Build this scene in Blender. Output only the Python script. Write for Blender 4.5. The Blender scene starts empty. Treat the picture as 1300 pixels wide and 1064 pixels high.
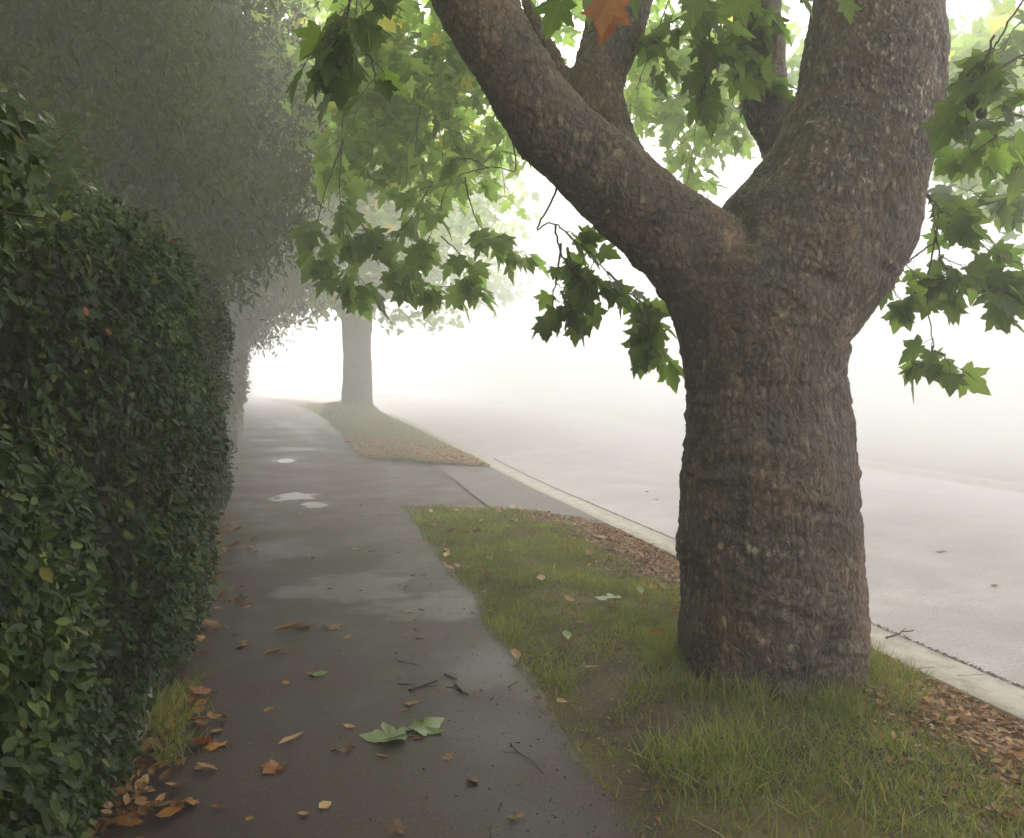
import bpy, math
import numpy as np
from mathutils import Vector, Matrix, noise as mnoise

rng = np.random.default_rng(7)
S = bpy.context.scene
COL = S.collection
F_PX, U0, V0, EYE, YAW = 1040.0, 650.0, 487.5, 1.5, math.radians(13.8)
FWD = np.array([math.sin(YAW), math.cos(YAW), 0.0]); RGT = np.array([math.cos(YAW), -math.sin(YAW), 0.0])

def P(u, v, d):
    """surveyed point: photo pixel and distance along the view axis -> world metres"""
    return np.array([0, 0, EYE]) + d * (FWD + (u - U0) / F_PX * RGT + (V0 - v) / F_PX * np.array([0, 0, 1.0]))

# ------------------------------------------------------------------ terrain profile
def ss(a, b, x):
    t = np.clip((np.asarray(x, float) - a) / (b - a), 0, 1); return t * t * (3 - 2 * t)
def gz(y):                      # the street climbs gently in the distance
    y = np.asarray(y, float)
    return 0.62 * ss(11, 34, y)
def bend(y):                    # and bends a little to the left
    y = np.asarray(y, float)
    yy = np.clip(y - 12, 0, 60); return -0.0032 * yy * yy
def fbm(p, octs=3):
    return mnoise.fractal(Vector(p), 1.0, 2.0, octs)

# ------------------------------------------------------------------ node helpers
class NT:
    def __init__(s, name):
        s.m = bpy.data.materials.new(name); s.m.use_nodes = True
        s.t = s.m.node_tree; s.t.nodes.clear()
        s.out = s.t.nodes.new('ShaderNodeOutputMaterial')
    def n(s, kind, **kw):
        nd = s.t.nodes.new('ShaderNode' + kind)
        for k, v in kw.items():
            if k.startswith('_'): setattr(nd, k[1:], v)
            else:
                key = k.replace('__', ' ')
                if isinstance(v, bpy.types.NodeSocket): s.t.links.new(v, nd.inputs[key])
                else: nd.inputs[key].default_value = v
        return nd
    def ln(s, a, b): s.t.links.new(a, b)
    def ramp(s, fac, stops, interp='LINEAR'):
        r = s.t.nodes.new('ShaderNodeValToRGB'); r.color_ramp.interpolation = interp
        e = r.color_ramp.elements
        while len(e) < len(stops): e.new(0.5)
        for i, (p, c) in enumerate(stops):
            e[i].position = p; e[i].color = (*c, 1) if len(c) == 3 else c
        s.ln(fac, r.inputs[0]); return r.outputs[0]
    def mix(s, fac, a, b, mode='MIX'):
        x = s.t.nodes.new('ShaderNodeMix'); x.data_type = 'RGBA'; x.blend_type = mode
        for sock, val in ((x.inputs[0], fac), (x.inputs[6], a), (x.inputs[7], b)):
            if isinstance(val, bpy.types.NodeSocket): s.ln(val, sock)
            else: sock.default_value = val if isinstance(val, (int, float)) else (*val, 1) if len(val) == 3 else val
        return x.outputs[2]
    def math(s, op, a, b=0.0, clamp=False):
        x = s.t.nodes.new('ShaderNodeMath'); x.operation = op; x.use_clamp = clamp
        for sock, val in ((x.inputs[0], a), (x.inputs[1], b)):
            if isinstance(val, bpy.types.NodeSocket): s.ln(val, sock)
            else: sock.default_value = val
        return x.outputs[0]
    def coord(s, scale=(1, 1, 1)):
        g = s.n('NewGeometry')
        m = s.n('Mapping', Vector=g.outputs['Position']); m.inputs['Scale'].default_value = scale
        return m.outputs[0]
    def noise(s, vec, scale, detail=4.0, rough=0.55, out=0):
        return s.n('TexNoise', Vector=vec, Scale=scale, Detail=detail, Roughness=rough).outputs[out]
    def bump(s, h, strength, dist=0.01, normal=None):
        b = s.n('Bump', Height=h, Strength=strength, Distance=dist)
        if normal is not None: s.ln(normal, b.inputs['Normal'])
        return b.outputs[0]
    def surf(s, sh): s.ln(sh, s.out.inputs['Surface'])

def leaf_mat(name, stops, trans=(0.25, 0.4, 0.05), k=0.45, rough=0.45, spec=0.35, tint_noise=6.0, veins=False):
    t = NT(name)
    a = t.n('Attribute', _attribute_name='tone')
    col = t.ramp(a.outputs['Fac'], stops)
    nz = t.noise(t.coord(), tint_noise, 3)
    col = t.mix(0.55, col, t.ramp(nz, [(0.3, (0.55, 0.55, 0.5)), (0.7, (1.25, 1.25, 1.15))]), 'MULTIPLY')
    if veins:
        uv = t.n('UVMap'); sep = t.n('SeparateXYZ', Vector=uv.outputs[0])
        ang = t.math('ARCTAN2', sep.outputs[0], sep.outputs[1])
        v = t.math('ABSOLUTE', t.math('SINE', t.math('MULTIPLY', ang, 3.6)))
        v = t.math('LESS_THAN', v, 0.1)
        col = t.mix(t.math('MULTIPLY', v, 0.14), col, (0.30, 0.34, 0.15))
    p = t.n('BsdfPrincipled', Base__Color=col, Roughness=rough)
    p.inputs['Specular IOR Level'].default_value = spec
    tr = t.n('BsdfTranslucent', Color=t.mix(1.0, col, (*trans,), 'MULTIPLY'))
    t.ln(t.mix(1.0, t.mix(0.0, col, col), (trans[0] * 5, trans[1] * 5, trans[2] * 5), 'MULTIPLY'), tr.inputs['Color'])
    mx = t.n('MixShader', Fac=k); t.ln(p.outputs[0], mx.inputs[1]); t.ln(tr.outputs[0], mx.inputs[2])
    t.surf(mx.outputs[0]); return t.m

# ------------------------------------------------------------------ object helpers
def link(o, parent=None, **props):
    COL.objects.link(o)
    if parent is not None: o.parent = parent
    for k, v in props.items():
        if v: o[k] = v
    return o
def empty(name, loc, label, category, group=None, rz=0.0):
    o = bpy.data.objects.new(name, None); o.empty_display_size = 0.3
    o.location = loc; o.rotation_euler = (0, 0, rz)
    return link(o, None, label=label, category=category, group=group)
def raw_mesh(name, V, F, mats, smooth=True, tone=None, uv=None):
    """V (n,3); F (m,k) uniform polygons; tone per vertex; uv per vertex"""
    V = np.asarray(V, np.float32); F = np.asarray(F, np.int32)
    me = bpy.data.meshes.new(name)
    me.vertices.add(len(V)); me.vertices.foreach_set('co', V.ravel())
    k = F.shape[1]
    me.loops.add(F.size); me.loops.foreach_set('vertex_index', F.ravel())
    me.polygons.add(len(F)); me.polygons.foreach_set('loop_start', np.arange(0, F.size, k, dtype=np.int32))
    try: me.polygons.foreach_set('loop_total', np.full(len(F), k, np.int32))
    except Exception: pass
    if smooth: me.polygons.foreach_set('use_smooth', np.ones(len(F), bool))
    if tone is not None:
        at = me.attributes.new('tone', 'FLOAT', 'POINT'); at.data.foreach_set('value', np.asarray(tone, np.float32))
    if uv is not None:
        ul = me.uv_layers.new(name='UVMap'); ul.data.foreach_set('uv', np.asarray(uv, np.float32)[F.ravel()].ravel())
    me.update(calc_edges=True)
    for m in (mats if isinstance(mats, (list, tuple)) else [mats]): me.materials.append(m)
    return me
def obj(name, me, parent=None, **props):
    o = bpy.data.objects.new(name, me)
    link(o, parent, **props)
    if parent is not None:            # vertices are given in world space; parts keep them through the parent's inverse
        o.matrix_parent_inverse = parent_inv(parent)
    return o
def parent_inv(p):
    return p.matrix_basis.inverted() if p.parent is None else Matrix()

class Geo:                             # collects mixed quads/tris of several pieces of ONE mesh
    def __init__(s): s.v, s.f, s.t, s.n = [], [], [], 0
    def add(s, V, F, tone=0.5):
        V = np.asarray(V, float); F = np.asarray(F, int)
        if F.shape[1] == 3: F = np.concatenate([F, F[:, 2:3]], 1)
        s.v.append(V); s.f.append(F + s.n); s.t.append(np.full(len(V), tone) if np.isscalar(tone) else tone); s.n += len(V)
    def mesh(s, name, mats, smooth=True):
        V = np.concatenate(s.v); F = np.concatenate(s.f); T = np.concatenate(s.t)
        me = bpy.data.meshes.new(name)
        tri = F[:, 2] == F[:, 3]
        faces = [tuple(f[:3]) if q else tuple(f) for f, q in zip(F.tolist(), tri)]
        me.from_pydata(V.tolist(), [], faces)
        if smooth: me.polygons.foreach_set('use_smooth', np.ones(len(F), bool))
        at = me.attributes.new('tone', 'FLOAT', 'POINT'); at.data.foreach_set('value', T.astype(np.float32))
        for m in (mats if isinstance(mats, (list, tuple)) else [mats]): me.materials.append(m)
        me.update(); return me

def catmull(pts, n):
    pts = np.asarray(pts, float); k = len(pts)
    out = []
    ext = np.vstack([2 * pts[0] - pts[1], pts, 2 * pts[-1] - pts[-2]])
    for s in np.linspace(0, k - 1 - 1e-9, n):
        i = int(s); t = s - i
        a, b, c, d = ext[i], ext[i + 1], ext[i + 2], ext[i + 3]
        out.append(0.5 * ((2 * b) + (-a + c) * t + (2 * a - 5 * b + 4 * c - d) * t * t + (-a + 3 * b - 3 * c + d) * t ** 3))
    return np.array(out)
def tube(pts, radii, sides=8, cap=True):
    pts = np.asarray(pts, float); radii = np.broadcast_to(np.asarray(radii, float), (len(pts),))
    T = np.gradient(pts, axis=0); T /= np.linalg.norm(T, axis=1)[:, None] + 1e-12
    ref = np.array([0.31, 0.17, 0.93]) if abs(T[0, 2]) < 0.9 else np.array([1.0, 0.2, 0])
    V = []
    nrm = None
    for p, t, r in zip(pts, T, radii):
        nrm = np.cross(t, ref) if nrm is None else nrm - t * nrm.dot(t)
        nrm /= np.linalg.norm(nrm); b = np.cross(t, nrm)
        a = np.arange(sides) / sides * 2 * math.pi
        V.append(p + r * (np.cos(a)[:, None] * nrm + np.sin(a)[:, None] * b))
    V = np.concatenate(V); n = len(pts)
    i, j = np.meshgrid(np.arange(n - 1), np.arange(sides), indexing='ij')
    F = np.stack([i * sides + j, i * sides + (j + 1) % sides, (i + 1) * sides + (j + 1) % sides, (i + 1) * sides + j], -1).reshape(-1, 4)
    if cap:
        V = np.vstack([V, pts[0], pts[-1]]); c0, c1 = len(V) - 2, len(V) - 1
        jj = np.arange(sides)
        F0 = np.stack([np.full(sides, c0), (jj + 1) % sides, jj, jj], -1)
        F1 = np.stack([np.full(sides, c1), (n - 1) * sides + jj, (n - 1) * sides + (jj + 1) % sides, (n - 1) * sides + (jj + 1) % sides], -1)
        F = np.vstack([F, F0, F1])
    return V, F

# ------------------------------------------------------------------ leaf templates
def plane_leaf_template(detail=True, fold=0.16, droop=0.18):
    if detail:
        half = [(0, 0), (.10, -.12), (.20, -.10), (.29, -.12), (.46, -.05), (.40, .04), (.33, .12), (.42, .19), (.47, .30), (.62, .45),
                (.48, .46), (.40, .50), (.24, .42), (.27, .55), (.25, .64), (.17, .68), (.12, .80)]
    else:
        half = [(0, 0), (.18, -.11), (.46, -.05), (.33, .12), (.60, .45), (.24, .42), (.24, .64)]
    o = half + [(0, 1.0)] + [(-x, y) for x, y in half[:0:-1]]
    V2 = np.array([(0, .28)] + o, float)
    x, y = V2[:, 0], V2[:, 1]
    z = fold * np.abs(x) - droop * (np.abs(y - .25) ** 1.6) - .10 * x * x
    V = np.column_stack([x, y, z]); n = len(o)
    F = np.array([(0, 1 + i, 1 + (i + 1) % n) for i in range(n)])
    return V, F, V2 - np.array([0, 0.0])
OVAL = (np.array([(0, .5, -.05), (0, 0, 0), (.24, .28, .05), (.25, .62, .05), (0, 1, -.08), (-.25, .62, .05), (-.24, .28, .05)]),
        np.array([(0, i, i % 6 + 1) for i in range(1, 7)]))
KITE = (np.array([(0, 0, 0), (.16, .45, .03), (0, 1, -.16), (-.16, .45, .03)]), np.array([(0, 1, 2, 3)]))
PLANE_HI, PLANE_LO = plane_leaf_template(True), plane_leaf_template(False)

def unit(a): return a / (np.linalg.norm(a, axis=-1, keepdims=True) + 1e-12)
def frames(tip, nrm):
    y = unit(tip); x = unit(np.cross(y, nrm)); z = np.cross(x, y)
    return np.stack([x, y, z], -1)                 # columns
def scatter_mesh(name, tmpl, pos, R, size, tone, mat, with_uv=False):
    TV, TF = tmpl[0], tmpl[1]
    n, k = len(pos), len(TV)
    V = np.einsum('nij,kj->nki', R, TV) * np.asarray(size)[:, None, None] + np.asarray(pos)[:, None, :]
    F = (TF[None] + (np.arange(n) * k)[:, None, None]).reshape(-1, TF.shape[1])
    uv = np.tile(tmpl[2], (n, 1)) if with_uv else None
    return raw_mesh(name, V.reshape(-1, 3), F, mat, smooth=False, tone=np.repeat(tone, k), uv=uv)
def rdir(n): return unit(rng.normal(size=(n, 3)))

# ------------------------------------------------------------------ materials
def bark_mat(name, dark, mid, rust, pale, scale=1.0, wet=0.5):
    t = NT(name)
    c = t.coord()
    stretched = t.coord((1, 1, 0.55))
    big = t.noise(c, 2.4 * scale, 4); medm = t.noise(stretched, 9 * scale, 6, .65); fine = t.noise(c, 45 * scale, 5, .7)
    vor = t.n('TexVoronoi', Vector=t.mix(0.06, stretched, t.noise(c, 14, 3, out=1)), Scale=30 * scale, _feature='DISTANCE_TO_EDGE')
    crack = t.ramp(vor.outputs[0], [(0.0, (0, 0, 0)), (0.22, (1, 1, 1))])
    col = t.ramp(medm, [(0.28, dark), (0.5, mid), (0.75, [x * 1.45 for x in mid])])
    rust_f = t.ramp(t.noise(t.coord((1, 1, .8)), 3.3 * scale, 5, .6), [(0.50, (0, 0, 0)), (0.66, (1, 1, 1))])
    col = t.mix(t.math('MULTIPLY', rust_f, 0.5), col, rust)
    flake = t.ramp(t.noise(t.coord((1.6, 1.6, .9)), 13 * scale, 3, .5), [(0.585, (0, 0, 0)), (0.63, (1, 1, 1))])
    fl2 = t.math('MULTIPLY', flake, t.ramp(big, [(0.42, (0, 0, 0)), (0.6, (1, 1, 1))]))
    col = t.mix(t.math('MULTIPLY', fl2, 0.6), col, pale)
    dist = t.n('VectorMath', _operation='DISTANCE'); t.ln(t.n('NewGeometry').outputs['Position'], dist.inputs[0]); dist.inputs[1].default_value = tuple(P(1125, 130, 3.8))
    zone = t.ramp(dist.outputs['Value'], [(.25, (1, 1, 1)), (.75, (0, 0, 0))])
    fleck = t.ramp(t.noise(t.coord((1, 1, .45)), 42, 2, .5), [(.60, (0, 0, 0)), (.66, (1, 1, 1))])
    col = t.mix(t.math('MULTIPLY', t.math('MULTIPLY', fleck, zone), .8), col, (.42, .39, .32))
    blotch = t.ramp(t.noise(t.coord((1, 1, .7)), 5.5, 4, .6), [(.35, (.55, .53, .52)), (.5, (1, 1, 1)), (.66, (1.55, 1.45, 1.3))])
    col = t.mix(.8, col, blotch, 'MULTIPLY')
    col = t.mix(0.75, col, t.ramp(fine, [(0.3, (.45, .45, .45)), (0.7, (1.4, 1.4, 1.4))]), 'MULTIPLY')
    col = t.mix(0.45, col, crack, 'MULTIPLY')
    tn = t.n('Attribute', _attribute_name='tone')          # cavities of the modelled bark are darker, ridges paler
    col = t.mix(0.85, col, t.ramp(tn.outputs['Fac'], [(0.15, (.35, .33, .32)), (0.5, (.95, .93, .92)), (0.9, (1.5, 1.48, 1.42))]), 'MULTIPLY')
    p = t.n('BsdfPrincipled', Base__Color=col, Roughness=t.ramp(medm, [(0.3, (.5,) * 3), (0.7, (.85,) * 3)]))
    p.inputs['Specular IOR Level'].default_value = wet
    h = t.math('ADD', t.math('MULTIPLY', crack, 0.6), t.math('ADD', medm, t.math('MULTIPLY', fine, 0.6)))
    t.ln(t.bump(h, 0.7, 0.010), p.inputs['Normal'])
    t.surf(p.outputs[0]); return t.m

M_BARK = bark_mat('plane_bark', (.028, .020, .015), (.094, .069, .052), (.19, .10, .056), (.33, .27, .185))
M_BARK_FAR = bark_mat('plane_bark_far', (.035, .028, .024), (.09, .075, .06), (.12, .08, .055), (.28, .25, .2), 1.0, 0.2)
def simple(name, col, rough=0.8, nscale=30, var=0.5, bump=0.4, bdist=0.004, spec=0.3):
    t = NT(name); nz = t.noise(t.coord(), nscale, 5)
    c = t.ramp(nz, [(0.25, [x * (1 - var) for x in col]), (0.75, [x * (1 + var) for x in col])])
    p = t.n('BsdfPrincipled', Base__Color=c, Roughness=rough); p.inputs['Specular IOR Level'].default_value = spec
    if bump: t.ln(t.bump(nz, bump, bdist), p.inputs['Normal'])
    t.surf(p.outputs[0]); return t.m
M_TWIG = simple('twig_bark', (.055, .045, .035), .8, 60)
M_DARKWOOD = simple('dark_wood', (.03, .026, .02), .9, 20)

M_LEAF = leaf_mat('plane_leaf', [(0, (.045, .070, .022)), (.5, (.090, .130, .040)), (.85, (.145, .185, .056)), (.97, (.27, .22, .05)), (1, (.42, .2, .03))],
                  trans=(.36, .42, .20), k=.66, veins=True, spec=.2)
M_LEAF_LIT = leaf_mat('plane_leaf_lit', [(0, (.125, .175, .07)), (.5, (.19, .255, .10)), (.9, (.27, .32, .13)), (1, (.45, .32, .07))],
                      trans=(.37, .41, .24), k=.7, spec=.15)  # paler copy of the leaf: backlight and fog glow put into its colour
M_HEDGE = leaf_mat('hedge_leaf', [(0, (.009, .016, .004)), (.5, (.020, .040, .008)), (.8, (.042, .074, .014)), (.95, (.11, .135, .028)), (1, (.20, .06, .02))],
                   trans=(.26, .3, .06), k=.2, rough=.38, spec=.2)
M_DARKLEAF = leaf_mat('narrow_leaf', [(0, (.032, .050, .010)), (.6, (.048, .076, .014)), (1, (.085, .120, .022))], trans=(.24, .26, .08), k=.12, rough=.8, spec=.0)
M_SHRUB = leaf_mat('shrub_leaf', [(0, (.025, .04, .012)), (.6, (.045, .075, .02)), (1, (.10, .10, .03))], trans=(.26, .34, .08), k=.4)
M_GRASS = leaf_mat('grass_blade', [(0, (.22, .165, .06)), (.35, (.145, .165, .05)), (.75, (.185, .225, .068)), (.93, (.29, .285, .10)), (1, (.36, .28, .13))],
                   trans=(.30, .32, .12), k=.4, tint_noise=2.5)
M_DRY = leaf_mat('dry_leaf', [(0, (.09, .045, .02)), (.4, (.19, .095, .04)), (.75, (.34, .19, .09)), (1, (.5, .38, .22))], trans=(.28, .2, .1), k=.25, rough=.5, veins=False)
M_ORANGE = leaf_mat('orange_leaf', [(0, (.26, .085, .02)), (.5, (.36, .13, .03)), (1, (.46, .23, .06))], trans=(.24, .14, .05), k=.3, rough=.4, veins=True)
M_GREENFALL = leaf_mat('green_fallen_leaf', [(0, (.10, .15, .045)), (.5, (.155, .205, .065)), (1, (.27, .29, .12))], trans=(.25, .3, .1), k=.2, rough=.35, veins=True)
M_SEED = simple('seed_ball', (.05, .06, .025), .9, 200, .6, .8)

def asphalt(name, base, wet_lo, wet_hi, warm=1.0, puddles=(), sheen=.5, blue=.95, mot=.75):
    t = NT(name); c = t.coord()
    grain = t.noise(c, 160, 3, .7); patch = t.noise(c, 1.1, 5, .6); fine = t.noise(c, 600, 2)
    agg = t.n('TexVoronoi', Vector=c, Scale=230).outputs[0]
    col = t.ramp(grain, [(0.3, [base * .55 * warm, base * .52, base * .5]), (0.6, [base * 1.05 * warm, base, base * blue]), (.8, [base * 2.6 * warm, base * 2.5, base * 2.4 * blue / .95])])
    mott = t.noise(c, 62, 4, .7)
    col = t.mix(mot, col, t.ramp(mott, [(.32, (.45, .45, .45)), (.5, (1, 1, 1)), (.68, (1.65, 1.6, 1.5))]), 'MULTIPLY')
    col = t.mix(.8, col, t.ramp(patch, [(0.3, (.5, .5, .5)), (0.48, (.95, .94, .92)), (0.7, (1.5, 1.47, 1.4))]), 'MULTIPLY')
    spots = t.ramp(t.noise(c, 38, 2, .5), [(.30, (.45, .45, .45)), (.36, (1, 1, 1)), (.68, (1, 1, 1)), (.73, (1.6, 1.55, 1.45))])
    col = t.mix(.6, col, spots, 'MULTIPLY')
    rough = t.ramp(patch, [(0.35, (wet_lo,) * 3), (0.65, (wet_hi,) * 3)])
    for (cx, cy_, rx, ry, lo, amt) in puddles:      # water lying in shallow dips, with soft uneven edges
        g = t.n('NewGeometry'); mp = t.n('Mapping', Vector=g.outputs['Position'], _vector_type='POINT')
        mp.inputs['Location'].default_value = (-cx / rx, -cy_ / ry, 0); mp.inputs['Scale'].default_value = (1 / rx, 1 / ry, 0)
        ln = t.n('VectorMath', _operation='LENGTH'); t.ln(mp.outputs[0], ln.inputs[0])
        e = t.math('ADD', ln.outputs['Value'], t.math('MULTIPLY', t.math('SUBTRACT', t.noise(c, 3.2, 5, .6), .5), 2.4))
        f = t.math('MULTIPLY', t.ramp(e, [(.55, (1, 1, 1)), (1.0, (0, 0, 0))]), amt)
        rough = t.mix(f, rough, (lo,) * 3); col = t.mix(t.math('MULTIPLY', f, .5), col, (.06, .055, .048))
    bstr = .28
    h = t.math('ADD', agg, t.math('MULTIPLY', fine, .3))
    p = t.n('BsdfPrincipled', Base__Color=col, Roughness=rough); p.inputs['Specular IOR Level'].default_value = sheen
    t.ln(t.bump(h, bstr, .0035, t.bump(patch, .25, .03)), p.inputs['Normal'])
    t.surf(p.outputs[0]); return t.m
def G(u, v, h=0.0):           # ground point seen at a photo pixel (flat part of the street)
    d = (EYE - h) * F_PX / (v - V0); return P(u, v, d)
def dip(u, v, rx, ry, lo, amt):
    g = G(u, v); return (g[0], g[1], rx, ry, lo, amt)
M_PATH = asphalt('wet_path_asphalt', .032, .38, .64, 1.30, sheen=.19, puddles=[dip(372, 630, .34, .5, .12, .9), dip(400, 640, .2, .35, .12, .8), dip(362, 590, .2, .5, .12, .8),
    dip(450, 745, .55, .55, .24, .75), dip(560, 770, .5, .4, .25, .65), dip(330, 700, .3, .5, .26, .5), dip(640, 850, .35, .45, .25, .5)])
M_APRON = asphalt('apron_asphalt', .085, .5, .7, 1.14, sheen=.25)
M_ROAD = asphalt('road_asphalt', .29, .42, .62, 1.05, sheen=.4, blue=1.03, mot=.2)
def concrete():
    t = NT('kerb_concrete'); c = t.coord(); a = t.noise(c, 7, 6, .65); b = t.noise(c, 90, 4, .7)
    col = t.ramp(a, [(.3, (.17, .145, .115)), (.5, (.29, .255, .21)), (.7, (.36, .325, .275))])
    col = t.mix(.6, col, t.ramp(b, [(.3, (.6, .6, .6)), (.7, (1.3, 1.3, 1.3))]), 'MULTIPLY')
    sep = t.n('SeparateXYZ', Vector=t.coord()); fr = t.math('FRACT', t.math('DIVIDE', sep.outputs[1], 1.83))
    col = t.mix(t.math('MULTIPLY', t.math('LESS_THAN', fr, .0075), .75), col, (.05, .04, .03))
    p = t.n('BsdfPrincipled', Base__Color=col, Roughness=.75); t.ln(t.bump(b, .4, .004), p.inputs['Normal']); t.surf(p.outputs[0]); return t.m
M_CONC = concrete()
M_WALL = simple('low_wall_stone', (.07, .064, .045), .85, 9, .5, .8, .02)
M_SOIL = simple('soil', (.060, .042, .030), .9, 22, .55, 1.0, .02)
M_DIRT = simple('verge_soil', (.07, .06, .035), .95, 12, .5, 1.0, .02)
M_DEBRIS = simple('debris', (.035, .028, .022), .8, 120, .5)
M_METAL = simple('fence_metal', (.30, .31, .28), .5, 20, .2)

# ------------------------------------------------------------------ the setting: ground sheets
PATH_Z, VERGE_Z, ROAD_Z = 0.0, 0.015, -0.062
YS = np.concatenate([np.arange(-4, 20, .12), np.arange(20, 40, .5), np.arange(40, 130, 3.0)])
def strip(name, x0f, x1f, ys, nx, zf, mat, kind='structure'):
    """a sheet between two edges x0f(y), x1f(y); zf(x, y) is added to the terrain"""
    ys = np.asarray(ys); s = np.linspace(0, 1, nx)
    X = x0f(ys)[:, None] * (1 - s) + x1f(ys)[:, None] * s; Y = np.repeat(ys[:, None], nx, 1)
    Z = gz(Y) + zf(X, Y); X = X + bend(Y)
    V = np.stack([X, Y, Z], -1).reshape(-1, 3)
    i, j = np.meshgrid(np.arange(len(ys) - 1), np.arange(nx - 1), indexing='ij')
    F = np.stack([i * nx + j, i * nx + j + 1, (i + 1) * nx + j + 1, (i + 1) * nx + j], -1).reshape(-1, 4)
    return obj(name, raw_mesh(name, V, F, mat), None, kind=kind)
def wob(y, amp, sc, seed):
    return np.array([amp * fbm((yy * sc, seed, 1.7), 4) for yy in np.atleast_1d(y)])
def bumps(amp, sc, seed):
    def f(X, Y):
        out = np.empty(X.shape)
        for idx in np.ndindex(X.shape): out[idx] = amp * fbm((X[idx] * sc, Y[idx] * sc, seed), 3)
        return out
    return f

GY = np.concatenate([[-400, -100, -30], np.arange(-10, 45, 1.0), [60, 100, 200, 450]])
strip('ground', lambda y: np.full(len(y), -400.0), lambda y: np.full(len(y), 400.0), GY, 3, lambda X, Y: np.full(X.shape, -.14), M_DIRT)
def path_r(y): return 1.06 + .06 * ss(3, 6, y) + wob(y, .05, 1.3, 3.3) - .1 * ss(16, 22, y)
def path_l(y): return -0.72 - .45 * ss(3.2, 10.5, y) - .22 * ss(11, 17, y)
pth = bumps(.008, .8, 5.5)
strip('path', lambda y: path_l(y) - .12, lambda y: path_r(y) + (2.30 - path_r(y)) * ss(9.2, 9.5, y) * (1 - ss(15.2, 16.2, y)), YS, 26, lambda X, Y: pth(X, Y), M_PATH)
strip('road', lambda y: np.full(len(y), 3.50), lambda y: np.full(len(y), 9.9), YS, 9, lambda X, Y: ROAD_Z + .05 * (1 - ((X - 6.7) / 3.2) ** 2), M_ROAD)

# kerb: upstand with a rounded nose, and the gutter pan below it
def profile_sweep(name, prof, ys, mat, x_shift=0.0, gap=None):
    prof = np.asarray(prof, float); n = len(prof); ys = np.asarray(ys)
    V = np.stack([np.stack([prof[:, 0] + x_shift + bend(y), np.full(n, y), prof[:, 1] + gz(y)], -1) for y in ys]).reshape(-1, 3)
    i, j = np.meshgrid(np.arange(len(ys) - 1), np.arange(n - 1), indexing='ij')
    F = np.stack([i * n + j, i * n + j + 1, (i + 1) * n + j + 1, (i + 1) * n + j], -1).reshape(-1, 4)
    return obj(name, raw_mesh(name, V, F, mat, smooth=False), None, kind='structure')
KP = [(3.08, -.16), (3.08, .002), (3.09, .008), (3.20, .006), (3.235, -.004), (3.26, -.02), (3.31, -.05), (3.53, -.060), (3.53, -.2)]
profile_sweep('kerb', KP, YS, M_CONC)
profile_sweep('kerb', [(10.3, -.16), (10.3, .02), (10.15, .02), (10.12, -.02), (10.1, -.1), (9.86, -.1), (9.86, -.2)][::-1], YS, M_CONC)
strip('verge', lambda y: np.full(len(y), 10.3), lambda y: np.full(len(y), 40.0), YS[::2], 6, lambda X, Y: .02 + 0 * X, M_DIRT)

# grass verge: two islands with the driveway between
TREE = P(978, 487.5, 4.2)[:2]
FARTREE = P(453, 487.5, 27.0)[:2]
def verge_end(x): return 10.05 - .62 * (x - 1.1) - .25 * np.clip(x - 2, 0, 2)           # far end of the near grass
def verge_start(x): return 16.6 - 1.75 * np.clip(x - .8, 0, 3) + .28 * np.clip(x - .8, 0, 3) ** 2  # near end of the far grass
def mound(X, Y):
    d = np.hypot(X - TREE[0], Y - TREE[1]); e = np.hypot(X + bend(Y) - FARTREE[0], Y - FARTREE[1])
    return .03 * np.exp(-(d / .75) ** 2) + .38 * np.exp(-(e / 1.8) ** 2)
vb0, vb1 = bumps(.03, 1.6, 9.1), bumps(.016, 9.0, 4.1)
def vb(X, Y): return vb0(X, Y) + vb1(X, Y)
def verge_z(X, Y):
    edge = ss(0, .35, X - path_r(Y.ravel()).reshape(Y.shape)) if X.ndim else 1
    edge = edge * ss(0, .55, 3.08 - X)
    return -.012 + .045 * edge + vb(X, Y) * edge + mound(X, Y) * edge
def island(name, ylo, yhi, n=60, nx=24):
    s = np.linspace(0, 1, nx); V = np.zeros((n, nx, 3))
    for j, sx in enumerate(s):
        xm = 1.1 + sx * 1.97
        y0, y1 = ylo(xm), yhi(xm)
        ys = y0 + (y1 - y0) * np.linspace(0, 1, n)
        xl = path_r(ys) - .04; xs = xl + (3.075 - xl) * sx
        V[:, j, 0], V[:, j, 1] = xs, ys
    V[..., 2] = gz(V[..., 1]) + verge_z(V[..., 0], V[..., 1]) ; V[..., 0] += bend(V[..., 1])
    i, j = np.meshgrid(np.arange(n - 1), np.arange(nx - 1), indexing='ij')
    F = np.stack([i * nx + j, i * nx + j + 1, (i + 1) * nx + j + 1, (i + 1) * nx + j], -1).reshape(-1, 4)
    t = M_VERGE
    return obj(name, raw_mesh(name, V.reshape(-1, 3), F, t), None, kind='structure')
def verge_mat():
    t = NT('verge_ground'); c = t.coord()
    a = t.noise(c, 1.6, 5, .6); b = t.noise(c, 60, 4, .7)
    col = t.mix(t.ramp(a, [(.42, (0,) * 3), (.58, (1,) * 3)]), (.10, .085, .035), (.055, .041, .028))
    col = t.mix(.8, col, t.ramp(b, [(.3, (.5,) * 3), (.7, (1.5,) * 3)]), 'MULTIPLY')
    p = t.n('BsdfPrincipled', Base__Color=col, Roughness=.95); t.ln(t.bump(b, .9, .02), p.inputs['Normal']); t.surf(p.outputs[0]); return t.m
M_VERGE = verge_mat()
island('verge', lambda x: -1.0, verge_end, 230, 50)
island('verge', verge_start, lambda x: 70.0, 90)
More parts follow.
